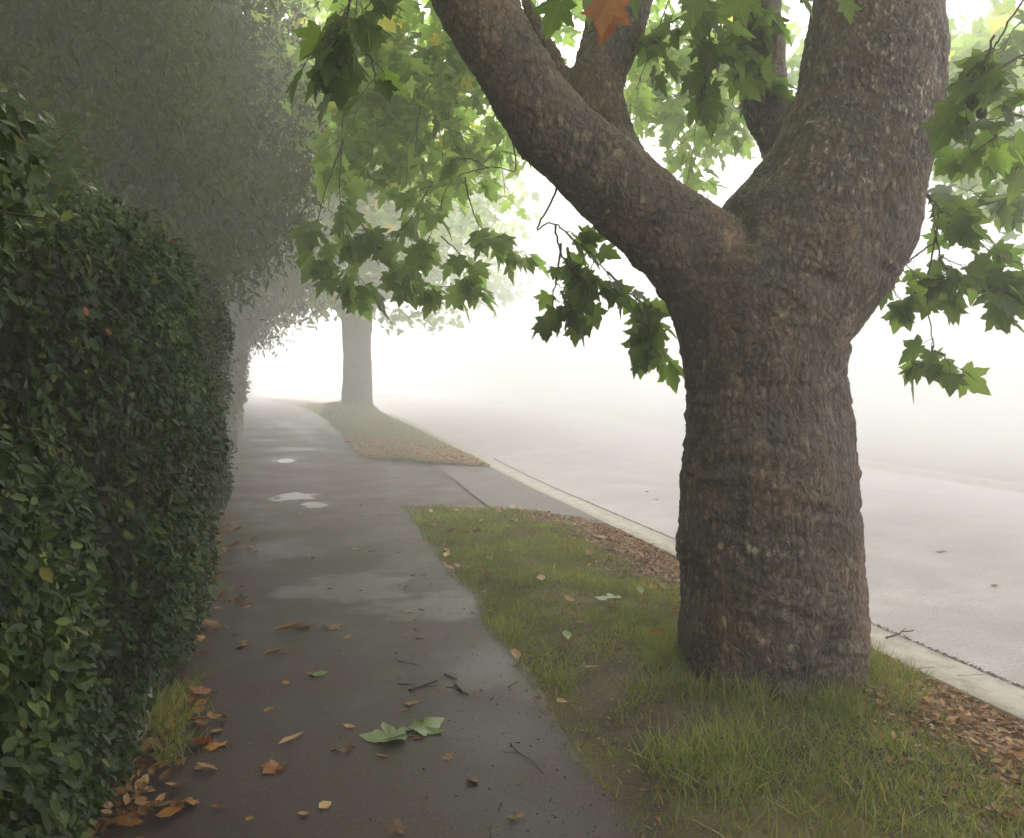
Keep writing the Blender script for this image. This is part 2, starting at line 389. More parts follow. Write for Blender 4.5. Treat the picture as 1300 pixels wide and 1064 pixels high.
# driveway crossing between the path and the kerb: two asphalt pours meeting at a joint
def apron(name, xa, xb, mat, dz):
    n, nx = 16, 8
    V = np.zeros((n, nx, 3))
    for j, x in enumerate(np.linspace(0, 1, nx)):
        xx = xa + (xb - xa) * x
        ys = np.linspace(verge_end(max(xx, 1.1)) - .3, verge_start(max(xx, .8)) + .35, n)
        V[:, j, 0] = xx + .12 * (ys - 10) / 5 * (1 if xb < 3 else 1) * (0 if abs(xx - 3.078) < .01 else 1) * (0 if xx < 1 else 1); V[:, j, 1] = ys
    V[..., 2] = gz(V[..., 1]) + dz; V[..., 0] += bend(V[..., 1])
    i, j = np.meshgrid(np.arange(n - 1), np.arange(nx - 1), indexing='ij')
    F = np.stack([i * nx + j, i * nx + j + 1, (i + 1) * nx + j + 1, (i + 1) * nx + j], -1).reshape(-1, 4)
    return obj(name, raw_mesh(name, V.reshape(-1, 3), F, mat), None, kind='structure')
apron('driveway', 2.10, 3.078, M_APRON, .012)
# side drive on the left beyond the hedge, and garden soil behind the hedge
strip('garden_soil', lambda y: np.full(len(y), -14.0), lambda y: path_l(y) - .13, YS[::2], 8, lambda X, Y: .0 + .0 * X, M_SOIL)

# ------------------------------------------------------------------ near plane tree
def px_limb(rows, n, d0=None):
    """rows: (u, v, r_px, depth) -> smooth path and radii in metres"""
    rows = np.asarray(rows, float)
    pts = np.array([P(u, v, d) for u, v, r, d in rows]); rad = rows[:, 2] / F_PX * rows[:, 3]
    q = catmull(np.column_stack([pts, rad]), n); return q[:, :3], q[:, 3]
D = 4.2
LIMBS = [
    ([(982, 990, 150, D), (980, 940, 132, D), (980, 900, 119, D), (979.5, 850, 117, D), (979, 780, 114.5, D), (975, 700, 112, D), (974.5, 600, 108, D), (972, 500, 102, D),
      (971, 450, 102, D), (970, 415, 106, D), (969, 380, 112, D), (968, 345, 100, D), (968, 315, 70, D)], 60),
    ([(952, 400, 92, D), (912, 352, 78, D), (868, 311, 63, D), (815, 266, 58, 4.17), (757, 212, 54, 4.14), (701, 160, 50, 4.1), (648, 85, 47, 4.05), (600, 0, 49, 4.0),
      (560, -90, 45, 3.97), (520, -200, 40, 3.95), (465, -330, 33, 3.9), (400, -470, 24, 3.85), (340, -600, 15, 3.8)], 60),
    ([(950, 380, 85, D), (892, 312, 52, 4.4), (838, 262, 39, 4.6), (786, 206, 37, 4.7), (757, 132, 36, 4.8), (768, 70, 36, 4.85), (792, 0, 36, 4.9), (800, -90, 34, 5.0),
      (780, -220, 30, 5.1), (790, -360, 23, 5.2), (810, -520, 14, 5.3)], 50),
    ([(985, 385, 98, D), (1015, 335, 108, D), (1052, 280, 106, D), (1076, 215, 97, D), (1096, 150, 90, D), (1105, 80, 86, D), (1116, 0, 82, D),
      (1130, -150, 74, D), (1142, -330, 60, 4.25), (1180, -480, 42, 4.3), (1240, -640, 25, 4.35)], 56),
    ([(985, 360, 80, 4.35), (1010, 280, 50, 4.75), (1001, 205, 31, 5.0), (978, 150, 30, 5.05), (969, 100, 29, 5.1), (962, 0, 28, 5.2), (950, -120, 25, 5.4), (960, -300, 18, 5.6), (985, -450, 11, 5.8)], 40),
    ([(768, 130, 20, 4.8), (720, 100, 13, 4.85), (697, 62, 9.5, 4.9), (672, 12, 8.5, 4.95), (650, -60, 8, 5.0), (600, -160, 6, 5.1)], 20),
]
def remeshed_tree(name, limbs, voxel, lump, fissure):
    g = Geo()
    for pts, rad in limbs: g.add(*tube(pts, rad, 20))
    tmp = bpy.data.objects.new('tmp', g.mesh('tmp', M_BARK)); COL.objects.link(tmp)
    m = tmp.modifiers.new('r', 'REMESH'); m.mode = 'VOXEL'; m.voxel_size = voxel
    s = tmp.modifiers.new('s', 'SMOOTH'); s.factor = .6; s.iterations = 8
    dg = bpy.context.evaluated_depsgraph_get(); ev = tmp.evaluated_get(dg); me = bpy.data.meshes.new_from_object(ev)
    bpy.data.objects.remove(tmp)
    n = len(me.vertices); V = np.empty(n * 3, np.float32); N = np.empty(n * 3, np.float32)
    me.vertices.foreach_get('co', V); me.vertex_normals.foreach_get('vector', N); V = V.reshape(-1, 3); N = N.reshape(-1, 3)
    tone = np.empty(n, np.float32)
    for i in range(n):
        x, y, z = V[i]
        a = mnoise.fractal(Vector((x * 2.2, y * 2.2, z * 3.2)), 1, 2, 3)
        w = mnoise.noise(Vector((x * 1.6 + 9, y * 1.6, z * 15.0 + 2.5 * a)))                    # horizontal wrinkles
        warp = .35 * mnoise.noise(Vector((x * 9, y * 9, z * 9)))
        f = mnoise.noise(Vector((x * 50 + warp * 16, y * 50, z * 23 + warp * 12)))                # plates
        f2 = mnoise.noise(Vector((x * 75, y * 75 + 3, z * 42)))
        r = 1 - abs(mnoise.noise(Vector((x * 24, y * 24, z * 9 + warp * 5)))) * 2                  # furrows
        amp = .55 + .9 * max(0., min(1., .5 + 1.2 * mnoise.noise(Vector((x * 4, y * 4 + 7, z * 3)))))
        h = lump * a + .017 * w * (1.0 if z < 2.3 else .35) + amp * fissure * .85 * (f + .55 * f2) - fissure * .7 * max(r - .55, 0) * 2
        tone[i] = .5 + .42 * f + .25 * f2 - .75 * max(r - .6, 0) + .1 * w
        V[i] += N[i] * h
    me.vertices.foreach_set('co', V.ravel()); me.polygons.foreach_set('use_smooth', np.ones(len(me.polygons), bool))
    at = me.attributes.new('tone', 'FLOAT', 'POINT'); at.data.foreach_set('value', np.clip(tone, 0, 1))
    me.name = name; me.update(); return me

class Spray:
    """a leafy branch: tapering twigs with big lobed leaves hanging from them"""
    def __init__(s): s.g = Geo(); s.pos, s.tip, s.nrm, s.size, s.tone = [], [], [], [], []
    def twig(s, pts, r0, r1=.0022, n=None):
        p = catmull(pts, n or max(8, 5 * len(pts))); p = p + rng.normal(size=p.shape) * .004
        s.g.add(*tube(p, np.linspace(r0, r1, len(p)), 6)); return p
    def leaf(s, at, out, size, tone=None, up=None, droop=.7, petiole=.05, twist=1.0):
        out = unit(np.asarray(out, float))
        stalk = at + unit(out + np.array([0, 0, -.35])) * petiole * (1 + rng.random())
        s.g.add(*tube(np.array([at, (at + stalk) / 2 + [0, 0, .004], stalk]), .0014, 4, False))
        tip = unit(out + np.array([0, 0, -droop]) + rng.normal(size=3) * .25)
        s.pos.append(stalk); s.tip.append(tip)
        s.nrm.append(unit(np.array([0, 0, 1.0]) + rng.normal(size=3) * .55 * twist) if up is None else unit(np.asarray(up, float)))
        s.size.append(size); s.tone.append(rng.beta(3, 3) * .9 if tone is None else tone)
    def along(s, p, count, size, start=.25, spread=1.0, side_len=0.0, droop=.7, twist=1.0, tone=None):
        n = len(p)
        for k in range(count):
            t = start + (1 - start) * (k + rng.random() * .8) / count; i = min(n - 1, int(t * (n - 1)))
            q = p[i]; tan = unit(p[min(n - 1, i + 1)] - p[max(0, i - 1)])
            o = unit(rdir(1)[0] * np.array([1, 1, .45]) * spread + tan * .7)
            if side_len > 0 and rng.random() < .6:
                e = q + o * side_len * (.5 + rng.random()) + np.array([0, 0, -.25 * side_len])
                m = (q + e) / 2 + np.array([0, 0, .06 * side_len]); tw = s.twig([q, m, e], .0035, .0018, 7)
                for w in range(3):
                    s.leaf(tw[-1 - w * 2], unit(o + rdir(1)[0] * .8), size * (.5 + .65 * rng.random()), tone, droop=droop, twist=twist)
            else: s.leaf(q, o, size * (.5 + .7 * rng.random()), tone, droop=droop, twist=twist)
    def build(s, parent, mat, label=None, tmpl=PLANE_HI, name='branch'):
        b = obj(name, s.g.mesh(name, M_TWIG), parent, label=label)
        R = frames(np.array(s.tip), np.array(s.nrm))
        me = scatter_mesh('leaves', tmpl, np.array(s.pos), R, np.array(s.size), np.array(s.tone), mat, True)
        obj('leaves', me, b); return b

base = np.array([*TREE, .06])
tree = empty('plane_tree', base, 'huge rough-barked plane tree forking low beside the kerb, nearest and largest in the photo', 'tree', 'plane trees along the grass verge')
limbs = [px_limb(r, n) for r, n in LIMBS]
limbs.append(px_limb([(915, 385, 70, 4.25), (930, 338, 58, 4.25), (985, 262, 50, 4.25), (1048, 188, 50, 4.25)], 20))
for ang, ln, r0 in ((-2.5, .64, .13), (-1.75, .62, .12), (-.9, .64, .13), (.2, .6, .12), (1.3, .66, .13), (2.6, .6, .12)):      # spreading root flare
    ca, sa = math.cos(ang), math.sin(ang)
    q = catmull(np.array([(TREE[0] + .22 * ca, TREE[1] + .22 * sa, .55, .20), (TREE[0] + .33 * ca, TREE[1] + .33 * sa, .18, r0), (TREE[0] + .45 * ca, TREE[1] + .45 * sa, .0, r0 * .7), (TREE[0] + ln * ca, TREE[1] + ln * sa, -.1, r0 * .4)]), 16)
    limbs.append((q[:, :3], q[:, 3]))
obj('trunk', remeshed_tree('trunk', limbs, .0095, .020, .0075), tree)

def world_pts(rows): return np.array([P(*r) for r in rows])
# hanging sprays in view. Each: list of twigs (photo points with distance), leaf count, leaf size, side twig length
def make_spray(twigs, mat, label, tmpl=PLANE_HI, r0=.007, twist=1.0, droop=.7, apart=False):
    if apart:
        for t in twigs: make_spray([t], mat, label, tmpl, r0, twist, droop)
        return
    s = Spray()
    for rows, cnt, size, side, start in twigs:
        p = s.twig(world_pts(rows), r0 * (1.0 if cnt else .8))
        if cnt: s.along(p, cnt, size, start, side_len=side, twist=twist, droop=droop)
    return s.build(tree, mat, label, tmpl)

make_spray([([(470, -150, 3.2), (455, -40, 3.15), (440, 30, 3.1), (436, 70, 3.1)], 9, .165, .08, .45),
            ([(440, 20, 3.1), (415, 55, 3.05), (385, 75, 3.0)], 4, .16, 0, .4),
            ([(446, 40, 3.1), (470, 75, 3.1), (478, 110, 3.1)], 4, .15, 0, .4),
            ([(480, -60, 3.1), (470, -10, 3.0), (485, 10, 3.0)], 4, .15, .05, .4)], M_LEAF, 'dark green spray of large leaves at the top of the photo, nearest to the hedge')
make_spray([([(470, -120, 7.2), (445, 60, 7.2), (436, 150, 7.2), (432, 250, 7.2), (448, 330, 7.2), (462, 385, 7.2)], 20, .235, .16, .42),
            ([(436, 180, 7.2), (412, 245, 7.1), (402, 300, 7.1), (425, 350, 7.1)], 8, .215, .08, .5),
            ([(435, 255, 7.2), (470, 300, 7.2), (498, 348, 7.2)], 9, .225, .14, .3),
            ([(448, 300, 7.2), (500, 340, 7.3), (540, 360, 7.4), (590, 365, 7.4)], 11, .225, .1, .3)], M_LEAF_LIT, 'long hanging spray of leaves in front of the distant tree')
make_spray([([(640, 130, 4.6), (655, 215, 6.6), (625, 212, 6.9), (575, 228, 7.1), (552, 285, 7.1), (530, 330, 7.1)], 12, .225, .14, .5),
            ([(575, 228, 7.1), (545, 240, 7.2), (515, 285, 7.3), (478, 310, 7.4)], 10, .23, .14, .3),
            ([(590, 225, 7.0), (598, 262, 7.0), (612, 290, 7.0), (640, 310, 7.0), (668, 325, 7.0)], 13, .215, .06, .35),
            ([(560, 300, 7.1), (590, 330, 7.1), (600, 370, 7.1)], 9, .215, .06, .3),
            ([(620, 213, 6.9), (590, 200, 6.8), (570, 205, 6.8)], 5, .16, .05, .3)], M_LEAF_LIT, 'arching spray of leaves below the left limb')
make_spray([([(715, 215, 4.3), (700, 255, 4.7), (682, 290, 4.8), (700, 283, 4.8), (725, 300, 4.8), (770, 345, 4.8), (810, 380, 4.8), (838, 440, 4.8)], 15, .165, .09, .5),
            ([(705, 285, 4.8), (712, 320, 4.8), (740, 365, 4.8), (748, 395, 4.8)], 15, .165, .1, .35),
            ([(712, 310, 4.8), (705, 360, 4.8), (700, 395, 4.8)], 5, .15, .04, .5),
            ([(770, 345, 4.8), (800, 372, 4.8), (820, 400, 4.8), (815, 445, 4.8)], 8, .16, .06, .3)], M_LEAF, 'drooping spray of leaves under the left limb, beside the trunk')
make_spray([([(760, -120, 4.6), (840, -30, 4.6), (890, 20, 4.6), (905, 70, 4.6), (890, 120, 4.6)], 20, .17, .12, .35),
            ([(840, -60, 5.2), (920, -20, 5.0), (960, 30, 5.0), (950, 85, 4.9), (985, 110, 4.9)], 26, .17, .12, .3),
            ([(890, 10, 4.7), (850, 30, 4.7), (832, 60, 4.7)], 8, .15, .06, .4)], M_LEAF, 'leafy spray hanging in the fork between the great limbs')
make_spray([([(850, 0, 7.5), (820, 80, 7.6), (800, 150, 7.8), (830, 215, 7.8)], 16, .19, .2, .2),
            ([(900, -20, 8.0), (890, 100, 8.2), (880, 190, 8.2), (872, 235, 8.2)], 20, .19, .2, .2),
            ([(960, 40, 8), (930, 130, 8), (925, 160, 8)], 14, .19, .2, .2),
            ([(840, -20, 8.5), (800, 60, 8.5), (790, 120, 8.5)], 12, .19, .2, .2)], M_LEAF_LIT, None, PLANE_LO, apart=True)
sr = None
for rows, cnt, size, side, start in [
        ([(1350, -80, 3.6), (1285, 20, 3.5), (1262, 60, 3.5), (1245, 75, 3.5)], 5, .17, .06, .4),
        ([(1262, 45, 3.5), (1246, 95, 3.5), (1240, 125, 3.5)], 4, .16, .06, .2),
        ([(1330, 60, 3.5), (1280, 80, 3.5), (1262, 95, 3.5)], 5, .17, .08, .2),
        ([(1320, 150, 3.7), (1280, 150, 3.7), (1255, 185, 3.8)], 6, .16, .1, .2),
        ([(1175, 172, 4.3), (1240, 174, 4.4), (1290, 178, 4.5), (1340, 185, 4.6)], 16, .17, .16, .1),
        ([(1172, 240, 4.3), (1190, 260, 4.4), (1210, 285, 4.5), (1255, 315, 4.5), (1320, 345, 4.5)], 18, .17, .14, .15),
        ([(1160, 215, 4.4), (1182, 260, 4.4), (1190, 310, 4.4), (1200, 340, 4.4), (1235, 358, 4.4), (1300, 368, 4.4), (1340, 370, 4.4)], 24, .165, .1, .4),
        ([(1192, 270, 4.4), (1183, 325, 4.4), (1178, 375, 4.4), (1182, 420, 4.4), (1186, 448, 4.4)], 3, .15, .03, .85),
        ([(1186, 440, 4.4), (1178, 455, 4.4), (1170, 462, 4.4)], 3, .17, 0, .5),
        ([(1186, 444, 4.4), (1200, 455, 4.4), (1206, 466, 4.4)], 4, .17, 0, .5),
        ([(1190, 305, 4.4), (1150, 335, 4.4), (1130, 370, 4.5)], 6, .16, .05, .3),
        ([(1330, 230, 5.5), (1280, 250, 5.5), (1230, 250, 5.5)], 16, .17, .15, .1),
        ([(1330, -20, 5.6), (1270, 60, 5.6), (1220, 110, 5.6)], 18, .18, .2, .1)]:
    if not (rows[0][0] == 1186): sr = Spray()
    p = sr.twig(world_pts(rows), .006); sr.along(p, cnt, size, start, side_len=side)
    if cnt != 3 and rows[0][1] != 440: sr.build(tree, M_LEAF)

for (u, v) in ((1235, 132), (1246, 144)):
    c = P(u, v, 3.5); th = np.linspace(0, math.pi, 10)
    V, F = tube(np.column_stack([np.full(10, c[0]), np.full(10, c[1]), c[2] + .024 * np.cos(th)]), np.maximum(.024 * np.sin(th), .0008), 14)
    V = V + unit(V - c) * (np.array([mnoise.noise(Vector(q * 260)) for q in V])[:, None] * .003)
    g = Geo(); g.add(V, F)
    V2, F2 = tube(catmull([c + [0, 0, .023], c + [.003, 0, .06], P(1243, 100, 3.5)], 6), .0012, 5); g.add(V2, F2)
    obj('seed_ball', g.mesh('seed_ball', M_SEED), tree)
# leaves hanging just into the top of the frame
toward = -FWD
for (u, v, d, sz, tn, dx) in ((716, -12, 2.7, .13, .5, -.2), (737, -22, 2.75, .14, .6, .3), (1070, -8, 3.3, .10, .7, .2), (790, -30, 2.9, .14, .4, .5), (1005, -20, 3.3, .13, .5, .5), (880, -25, 3.2, .15, .6, 0), (930, -15, 3.2, .14, .7, .2)):
    st = Spray(); q = P(u, v, d); st.twig([q + [.2, .25, .9], q + [.1, .1, .4], q], .005)
    st.leaf(q, RGT * dx + [0, 0, -.4], sz, tn, up=toward + rng.normal(size=3) * .4 + [0, 0, .5], droop=1.0, petiole=.02); st.build(tree, M_LEAF)
so = Spray(); so.twig([P(772, -14, 2.6) + [.2, .3, .8], P(772, -14, 2.6) + [.1, .1, .3], P(772, -14, 2.6)], .005); so.leaf(P(772, -14, 2.6), RGT * .25 + np.array([0, 0, -1.0]), .145, .3, up=toward + [.3, 0, .45], droop=1.0, petiole=.03)
so.leaf(P(772, -14, 2.6), RGT * -.3 + np.array([0, 0, -1.0]), .12, .8, up=toward + [-.2, 0, .7], droop=1.0, petiole=.03)
so.build(tree, M_ORANGE, 'withered orange leaves hanging at the top of the photo')

def crown(parent, blobs, count, size, mat, tmpl, clump=14, spread=.35, name='crown', keepout=None, droop=.5):
    """leaf clumps through the volume of several ellipsoids"""
    w = np.array([b[3] * b[4] * b[5] for b in blobs]) ** .8; w /= w.sum()
    nb = rng.choice(len(blobs), count // clump, p=w)
    B = np.array(blobs)[nb]
    r = rng.random(len(B)) ** .42
    C = B[:, :3] + rdir(len(B)) * r[:, None] * B[:, 3:6]
    pos = np.repeat(C, clump, 0) + rng.normal(size=(len(C) * clump, 3)) * spread * np.array([1, 1, .55])
    tn = np.repeat(np.clip(rng.normal(.5, .2, len(C)), 0, 1), clump) + rng.normal(size=len(pos)) * .15
    if keepout is not None:
        k = keepout(pos); pos, tn = pos[k], tn[k]
    n = len(pos)
    tip = unit(rng.normal(size=(n, 3)) * np.array([1, 1, .5]) + [0, 0, -droop]); nr = unit(np.array([0, 0, 1.0]) + rng.normal(size=(n, 3)) * .6)
    me = scatter_mesh(name, tmpl, pos, frames(tip, nr), size * (.7 + .6 * rng.random(n)), np.clip(tn, 0, .985), mat, len(tmpl) > 2)
    return obj(name, me, parent)

def to_px(p):
    q = p - np.array([0, 0, EYE]); d = q @ FWD; return U0 + F_PX * (q @ RGT) / d, V0 - F_PX * q[:, 2] / d, d
# overhead crown of the near tree: unseen above, widened left to shade the path
TX, TY = TREE
crown(tree, [(TX - 1.0, TY + 1.2, 6.4, 3.4, 3.2, 1.8), (TX + 1.2, TY + .5, 7.4, 3.0, 3.2, 2.2), (TX - .3, TY - 1, 7.8, 2.6, 2.5, 1.8), (TX, TY + 4, 7.0, 2.8, 2.6, 2.0), (TX - 3.0, TY + .5, 6.6, 2.6, 4.0, 1.6), (TX - 2.6, TY - 4, 6.6, 3.2, 3.0, 1.7)],
      8500, .2, M_LEAF_LIT, PLANE_LO, 12, .3, keepout=lambda p: p[:, 2] > 4.6)
# lit foliage behind the left limb (mid distance, still this tree)
def lit(p):
    u, v, d = to_px(p); return (v < 275 - .35 * np.abs(u - 560)) & (u > 425)
crown(tree, [(-.6, 9.6, 4.3, 1.9, 2.0, 1.3), (.9, 9.8, 4.6, 1.6, 2.0, 1.2), (0.2, 8.4, 5.2, 2.2, 1.6, 1.0)], 3600, .19, M_LEAF_LIT, PLANE_LO, 10, .26, name='crown', keepout=lambda p: lit(p))
def lit3(p):
    u, v, d = to_px(p); return np.where(u > 1100, (v < 330) & (u > 1195 - .2 * v), (v < 225) & (u > 790))
cb, cc = P(1290, 130, 8.5), P(885, 90, 10.0)
crown(tree, [(*cb, 1.3, 1.3, 1.2), (*cc, 1.5, 1.3, 1.0)], 1700, .2, M_LEAF_LIT, PLANE_LO, 9, .26, keepout=lambda p: lit3(p))
def lit2(p):
    u, v, d = to_px(p); return (v < 190) & (u > 330) & (u < 640)
crown(tree, [(-1.5, 12.6, 6.2, 1.9, 1.8, 2.0), (.3, 13.5, 6.4, 2.2, 2.0, 1.6)], 3600, .2, M_LEAF_LIT, PLANE_LO, 12, .28, keepout=lambda p: lit2(p))
for k in range(9):
    sm = Spray()
    u = 440 + 26 * k + rng.normal() * 8; d = 8 + rng.random() * 2
    rows = [(u + 60, -60, d), (u + 35 + rng.normal() * 12, 40, d), (u + rng.normal() * 10, 130, d), (u - 8 + rng.normal() * 14, 190 + rng.random() * 70, d)]
    p = sm.twig(world_pts(rows), .011, .003); sm.along(p, 10, .19, .3, side_len=.22); sm.build(tree, M_LEAF_LIT, None, PLANE_LO)

# ------------------------------------------------------------------ far plane tree on its mound
FX, FY = FARTREE
fz = float(gz(FY))
ft = empty('plane_tree', (FX, FY, fz), 'pale distant plane tree standing in fog on the verge beyond the driveway', 'tree', 'plane trees along the grass verge')
def wl(rows, n):
    q = catmull(np.array(rows, float), n); return q[:, :3], q[:, 3]
fl = [wl([(FX, FY, fz - .2, .82), (FX, FY, fz + .12, .66), (FX, FY, fz + .45, .52), (FX + .02, FY, fz + 1.5, .47), (FX, FY, fz + 2.6, .47), (FX, FY, fz + 3.3, .52), (FX, FY, fz + 3.8, .4)], 30),
      wl([(FX, FY, fz + 3.0, .42), (FX - .8, FY - .2, fz + 4.2, .3), (FX - 2.0, FY - .4, fz + 6, .22), (FX - 3, FY, fz + 8, .1)], 20),
      wl([(FX, FY, fz + 3.0, .42), (FX + .7, FY - .3, fz + 4.3, .3), (FX + 1.7, FY - .8, fz + 6, .22), (FX + 3, FY - 1, fz + 8, .1)], 20),
      wl([(FX, FY, fz + 3.0, .4), (FX, FY + .6, fz + 4.6, .28), (FX + .3, FY + 1.2, fz + 7, .18), (FX, FY + 1.5, fz + 9, .08)], 20),
      wl([(FX + .3, FY - .2, fz + 3.6, .16), (FX + 1.6, FY - 1.6, fz + 4.0, .10), (FX + 3.2, FY - 3, fz + 3.6, .05), (FX + 4.4, FY - 3.6, fz + 2.9, .02)], 18),
      wl([(FX - .3, FY - .2, fz + 3.6, .15), (FX - 1.2, FY - 1.4, fz + 3.8, .09), (FX - 2.0, FY - 2, fz + 3.0, .04), (FX - 2.3, FY - 2.2, fz + 2.5, .02)], 18)]
me = remeshed_tree('trunk', fl, .035, .03, .008); me.materials.clear(); me.materials.append(M_BARK_FAR)
obj('trunk', me, ft)
crown(ft, [(FX - 1.2, FY - 1, fz + 6.4, 3.6, 3.6, 2.2), (FX + 2.2, FY - 1.5, fz + 6.6, 3.6, 3.6, 2.4), (FX, FY - 3.5, fz + 6.0, 3.6, 2.5, 1.6), (FX + .5, FY, fz + 9, 4.5, 4, 2.4),
           (FX + 3.6, FY - 3, fz + 4.1, 1.7, 1.4, .75), (FX - 1.6, FY - 2, fz + 3.6, 1.3, 1.2, .8), (FX + 1.8, FY - 2, fz + 3.4, 1.3, 1.2, .8), (FX + 1.0, FY - 2, fz + 4.4, 2.0, 1.5, .9), (FX - 1.9, FY - 7, fz + 5.0, 2.8, 3.4, 2.2), (FX + .8, FY - 8, fz + 6.0, 3.2, 3.2, 2.0), (FX - 1.8, FY - 3, fz + 4.2, 1.8, 2.0, 1.1), (FX - 1, FY - 5, fz + 8, 4, 4, 2)],
      17000, .23, M_LEAF_LIT, PLANE_LO, 14, .34)

# ------------------------------------------------------------------ hedges
def make_hedge(label, face, y0, y1, depth, z0, top, n_face, n_top, n_end, leaf, shoots, seed, group='hedges along the left of the path', core_res=.22, end_near=False):
    root = empty('hedge', (float(face(np.array([(y0 + y1) / 2]), np.array([.5]))[0]) - depth / 2, (y0 + y1) / 2, float(gz((y0 + y1) / 2))), label, 'hedge', group)
    # woody interior
    ny, nu = int((y1 - y0) / core_res) + 2, 22
    V = []
    for y in np.linspace(y0 + .12, y1 - .12, ny):
        tz = float(top(np.array([y]))[0]) - .16; row = []
        for k in range(nu):
            t = k / (nu - 1) * 3
            if t < 1: z = z0 + .05 + (tz - z0) * t; x = float(face(np.array([y]), np.array([z]))[0]) - .17
            elif t < 2: z = tz + .04; x = float(face(np.array([y]), np.array([tz]))[0]) - .17 - (depth - .3) * (t - 1)
            else: z = tz - (tz - z0) * (t - 2); x = float(face(np.array([y]), np.array([z]))[0]) - depth + .12
            nn = .06 * fbm((x * 3 + seed, y * 3, z * 3), 3)
            row.append((x + nn, y, z + nn + float(gz(y))))
        V.append(row)
    V = np.array(V).reshape(-1, 3)
    i, j = np.meshgrid(np.arange(ny - 1), np.arange(nu - 1), indexing='ij')
    F = np.stack([i * nu + j, (i + 1) * nu + j, (i + 1) * nu + j + 1, i * nu + j + 1], -1).reshape(-1, 4)
    g = Geo(); g.add(V, F)
    for r in (0, ny - 1):
        c = len(V); ring = V[r * nu:(r + 1) * nu]
        g.add(np.vstack([ring, ring.mean(0)]), np.array([(k, (k + 1) % nu, nu, nu) for k in range(nu)]))
    core = obj('interior', g.mesh('interior', M_DARKWOOD), root)
    # leaves: front face, top, far end
    def dens(p, th):
        return np.array([mnoise.fractal(Vector((q[0] * 2.6 + seed, q[1] * 2.6, q[2] * 2.2)), 1, 2, 3) for q in p]) > th
    y = y0 + (y1 - y0) * rng.random(n_face) ** 1.1; tz = top(y); z = z0 + (tz - z0) * rng.random(n_face) ** .92
    lump = np.array([fbm((a * 1.6 + seed, b * 1.6, 4.4), 3) for a, b in zip(y, z)])
    x = face(y, z) + .17 * lump - np.abs(rng.normal(size=n_face)) * .09 + .02
    pf = np.column_stack([x, y, z]); of = np.column_stack([np.full(n_face, 1.0), np.full(n_face, -.25), np.full(n_face, .12)])
    y = y0 + (y1 - y0) * rng.random(n_top); x = face(y, top(y)) - depth * rng.random(n_top)
    pt = np.column_stack([x, y, top(y) - .05 + rng.normal(size=n_top) * .05]); ot = np.tile([.2, 0, 1.0], (n_top, 1))
    x01 = rng.random(n_end); ye = y0 if end_near else y1; sg = -1 if end_near else 1
    yy = np.full(n_end, ye) - sg * np.abs(rng.normal(size=n_end)) * .08; z = z0 + (float(top(np.array([ye]))[0]) - z0) * rng.random(n_end)
    pe = np.column_stack([face(yy, z) - depth * x01, yy, z]); oe = np.tile([.1, sg, .1], (n_end, 1))
    pos = np.vstack([pf, pt, pe]); out = np.vstack([of, ot, oe]).astype(float)
    k = dens(pos, -.42) & (pos[:, 2] > z0 + (.26 * ss(5.2, 7.2, pos[:, 1]) if z0 < .1 else 0)); pos, out = pos[k], out[k]; n = len(pos)
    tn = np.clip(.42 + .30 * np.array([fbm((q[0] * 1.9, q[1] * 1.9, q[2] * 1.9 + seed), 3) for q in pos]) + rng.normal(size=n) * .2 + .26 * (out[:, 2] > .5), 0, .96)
    tn[rng.random(n) < .0012] = 1.0
    nr = unit(out + rng.normal(size=(n, 3)) * .55 + [0, 0, .35]); tip = unit(out * .5 + rng.normal(size=(n, 3)) * .55 + [0, 0, -.75])
    pos[:, 2] += gz(pos[:, 1])
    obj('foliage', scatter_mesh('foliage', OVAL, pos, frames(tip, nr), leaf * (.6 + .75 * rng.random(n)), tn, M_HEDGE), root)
    # wispy untrimmed shoots
    if shoots:
        for _ in range(shoots):
            s = Spray()
            yv = y0 + (y1 - y0) * rng.random(); ontop = rng.random() < .55
            tz = float(top(np.array([yv]))[0]); zz = tz if ontop else z0 + (tz - z0) * (.25 + .75 * rng.random())
            a = np.array([float(face(np.array([yv]), np.array([zz]))[0]) - (.03 + .4 * rng.random() * ontop), yv, zz + float(gz(yv)) - .04])
            o = unit(np.array([.5, -.2, 1.3]) + rng.normal(size=3) * .45) if ontop else unit(np.array([.8, -.3, .35]) + rng.normal(size=3) * .4)
            L = .10 + (.34 if ontop else .22) * rng.random()
            p = s.twig([a, a + o * L * .5, a + o * L + np.array([0, 0, -.04 * (not ontop)])], .0022, .0009, 8)
            for q in range(2, 8):
                for sd in (-1, 1):
                    dd = unit(np.cross(o, rdir(1)[0]) * sd + o * .5)
                    s.pos.append(p[q]); s.tip.append(dd); s.nrm.append(unit(np.array([0, 0, 1]) + rng.normal(size=3) * .5)); s.size.append(leaf * (.5 + .4 * rng.random())); s.tone.append(.80 + .17 * rng.random())
            sh = obj('shoot', s.g.mesh('shoot', M_TWIG), root)
            obj('leaves', scatter_mesh('leaves', OVAL, np.array(s.pos), frames(np.array(s.tip), np.array(s.nrm)), np.array(s.size), np.array(s.tone), M_HEDGE), sh)
    return root
def face1(y, z):
    b = ss(-.25, .8, z) * .20 - .10 * ss(1.9, 2.7, z)
    return path_l0(y) - .035 + b + .05 * np.sin(y * 1.9 + 1) * ss(.2, 1, z) - .11 * np.exp(-((y - 4.7) / .4) ** 2) * ss(.8, 1.3, z)
def path_l0(y): return -0.72 - .45 * ss(3.2, 10.5, y)
def top1(y):
    y = np.asarray(y, float)
    return 2.0 + .34 * ss(3, 8, y) + .07 * np.sin(y * 2.3) + .05 * np.sin(y * 5.1 + 1)
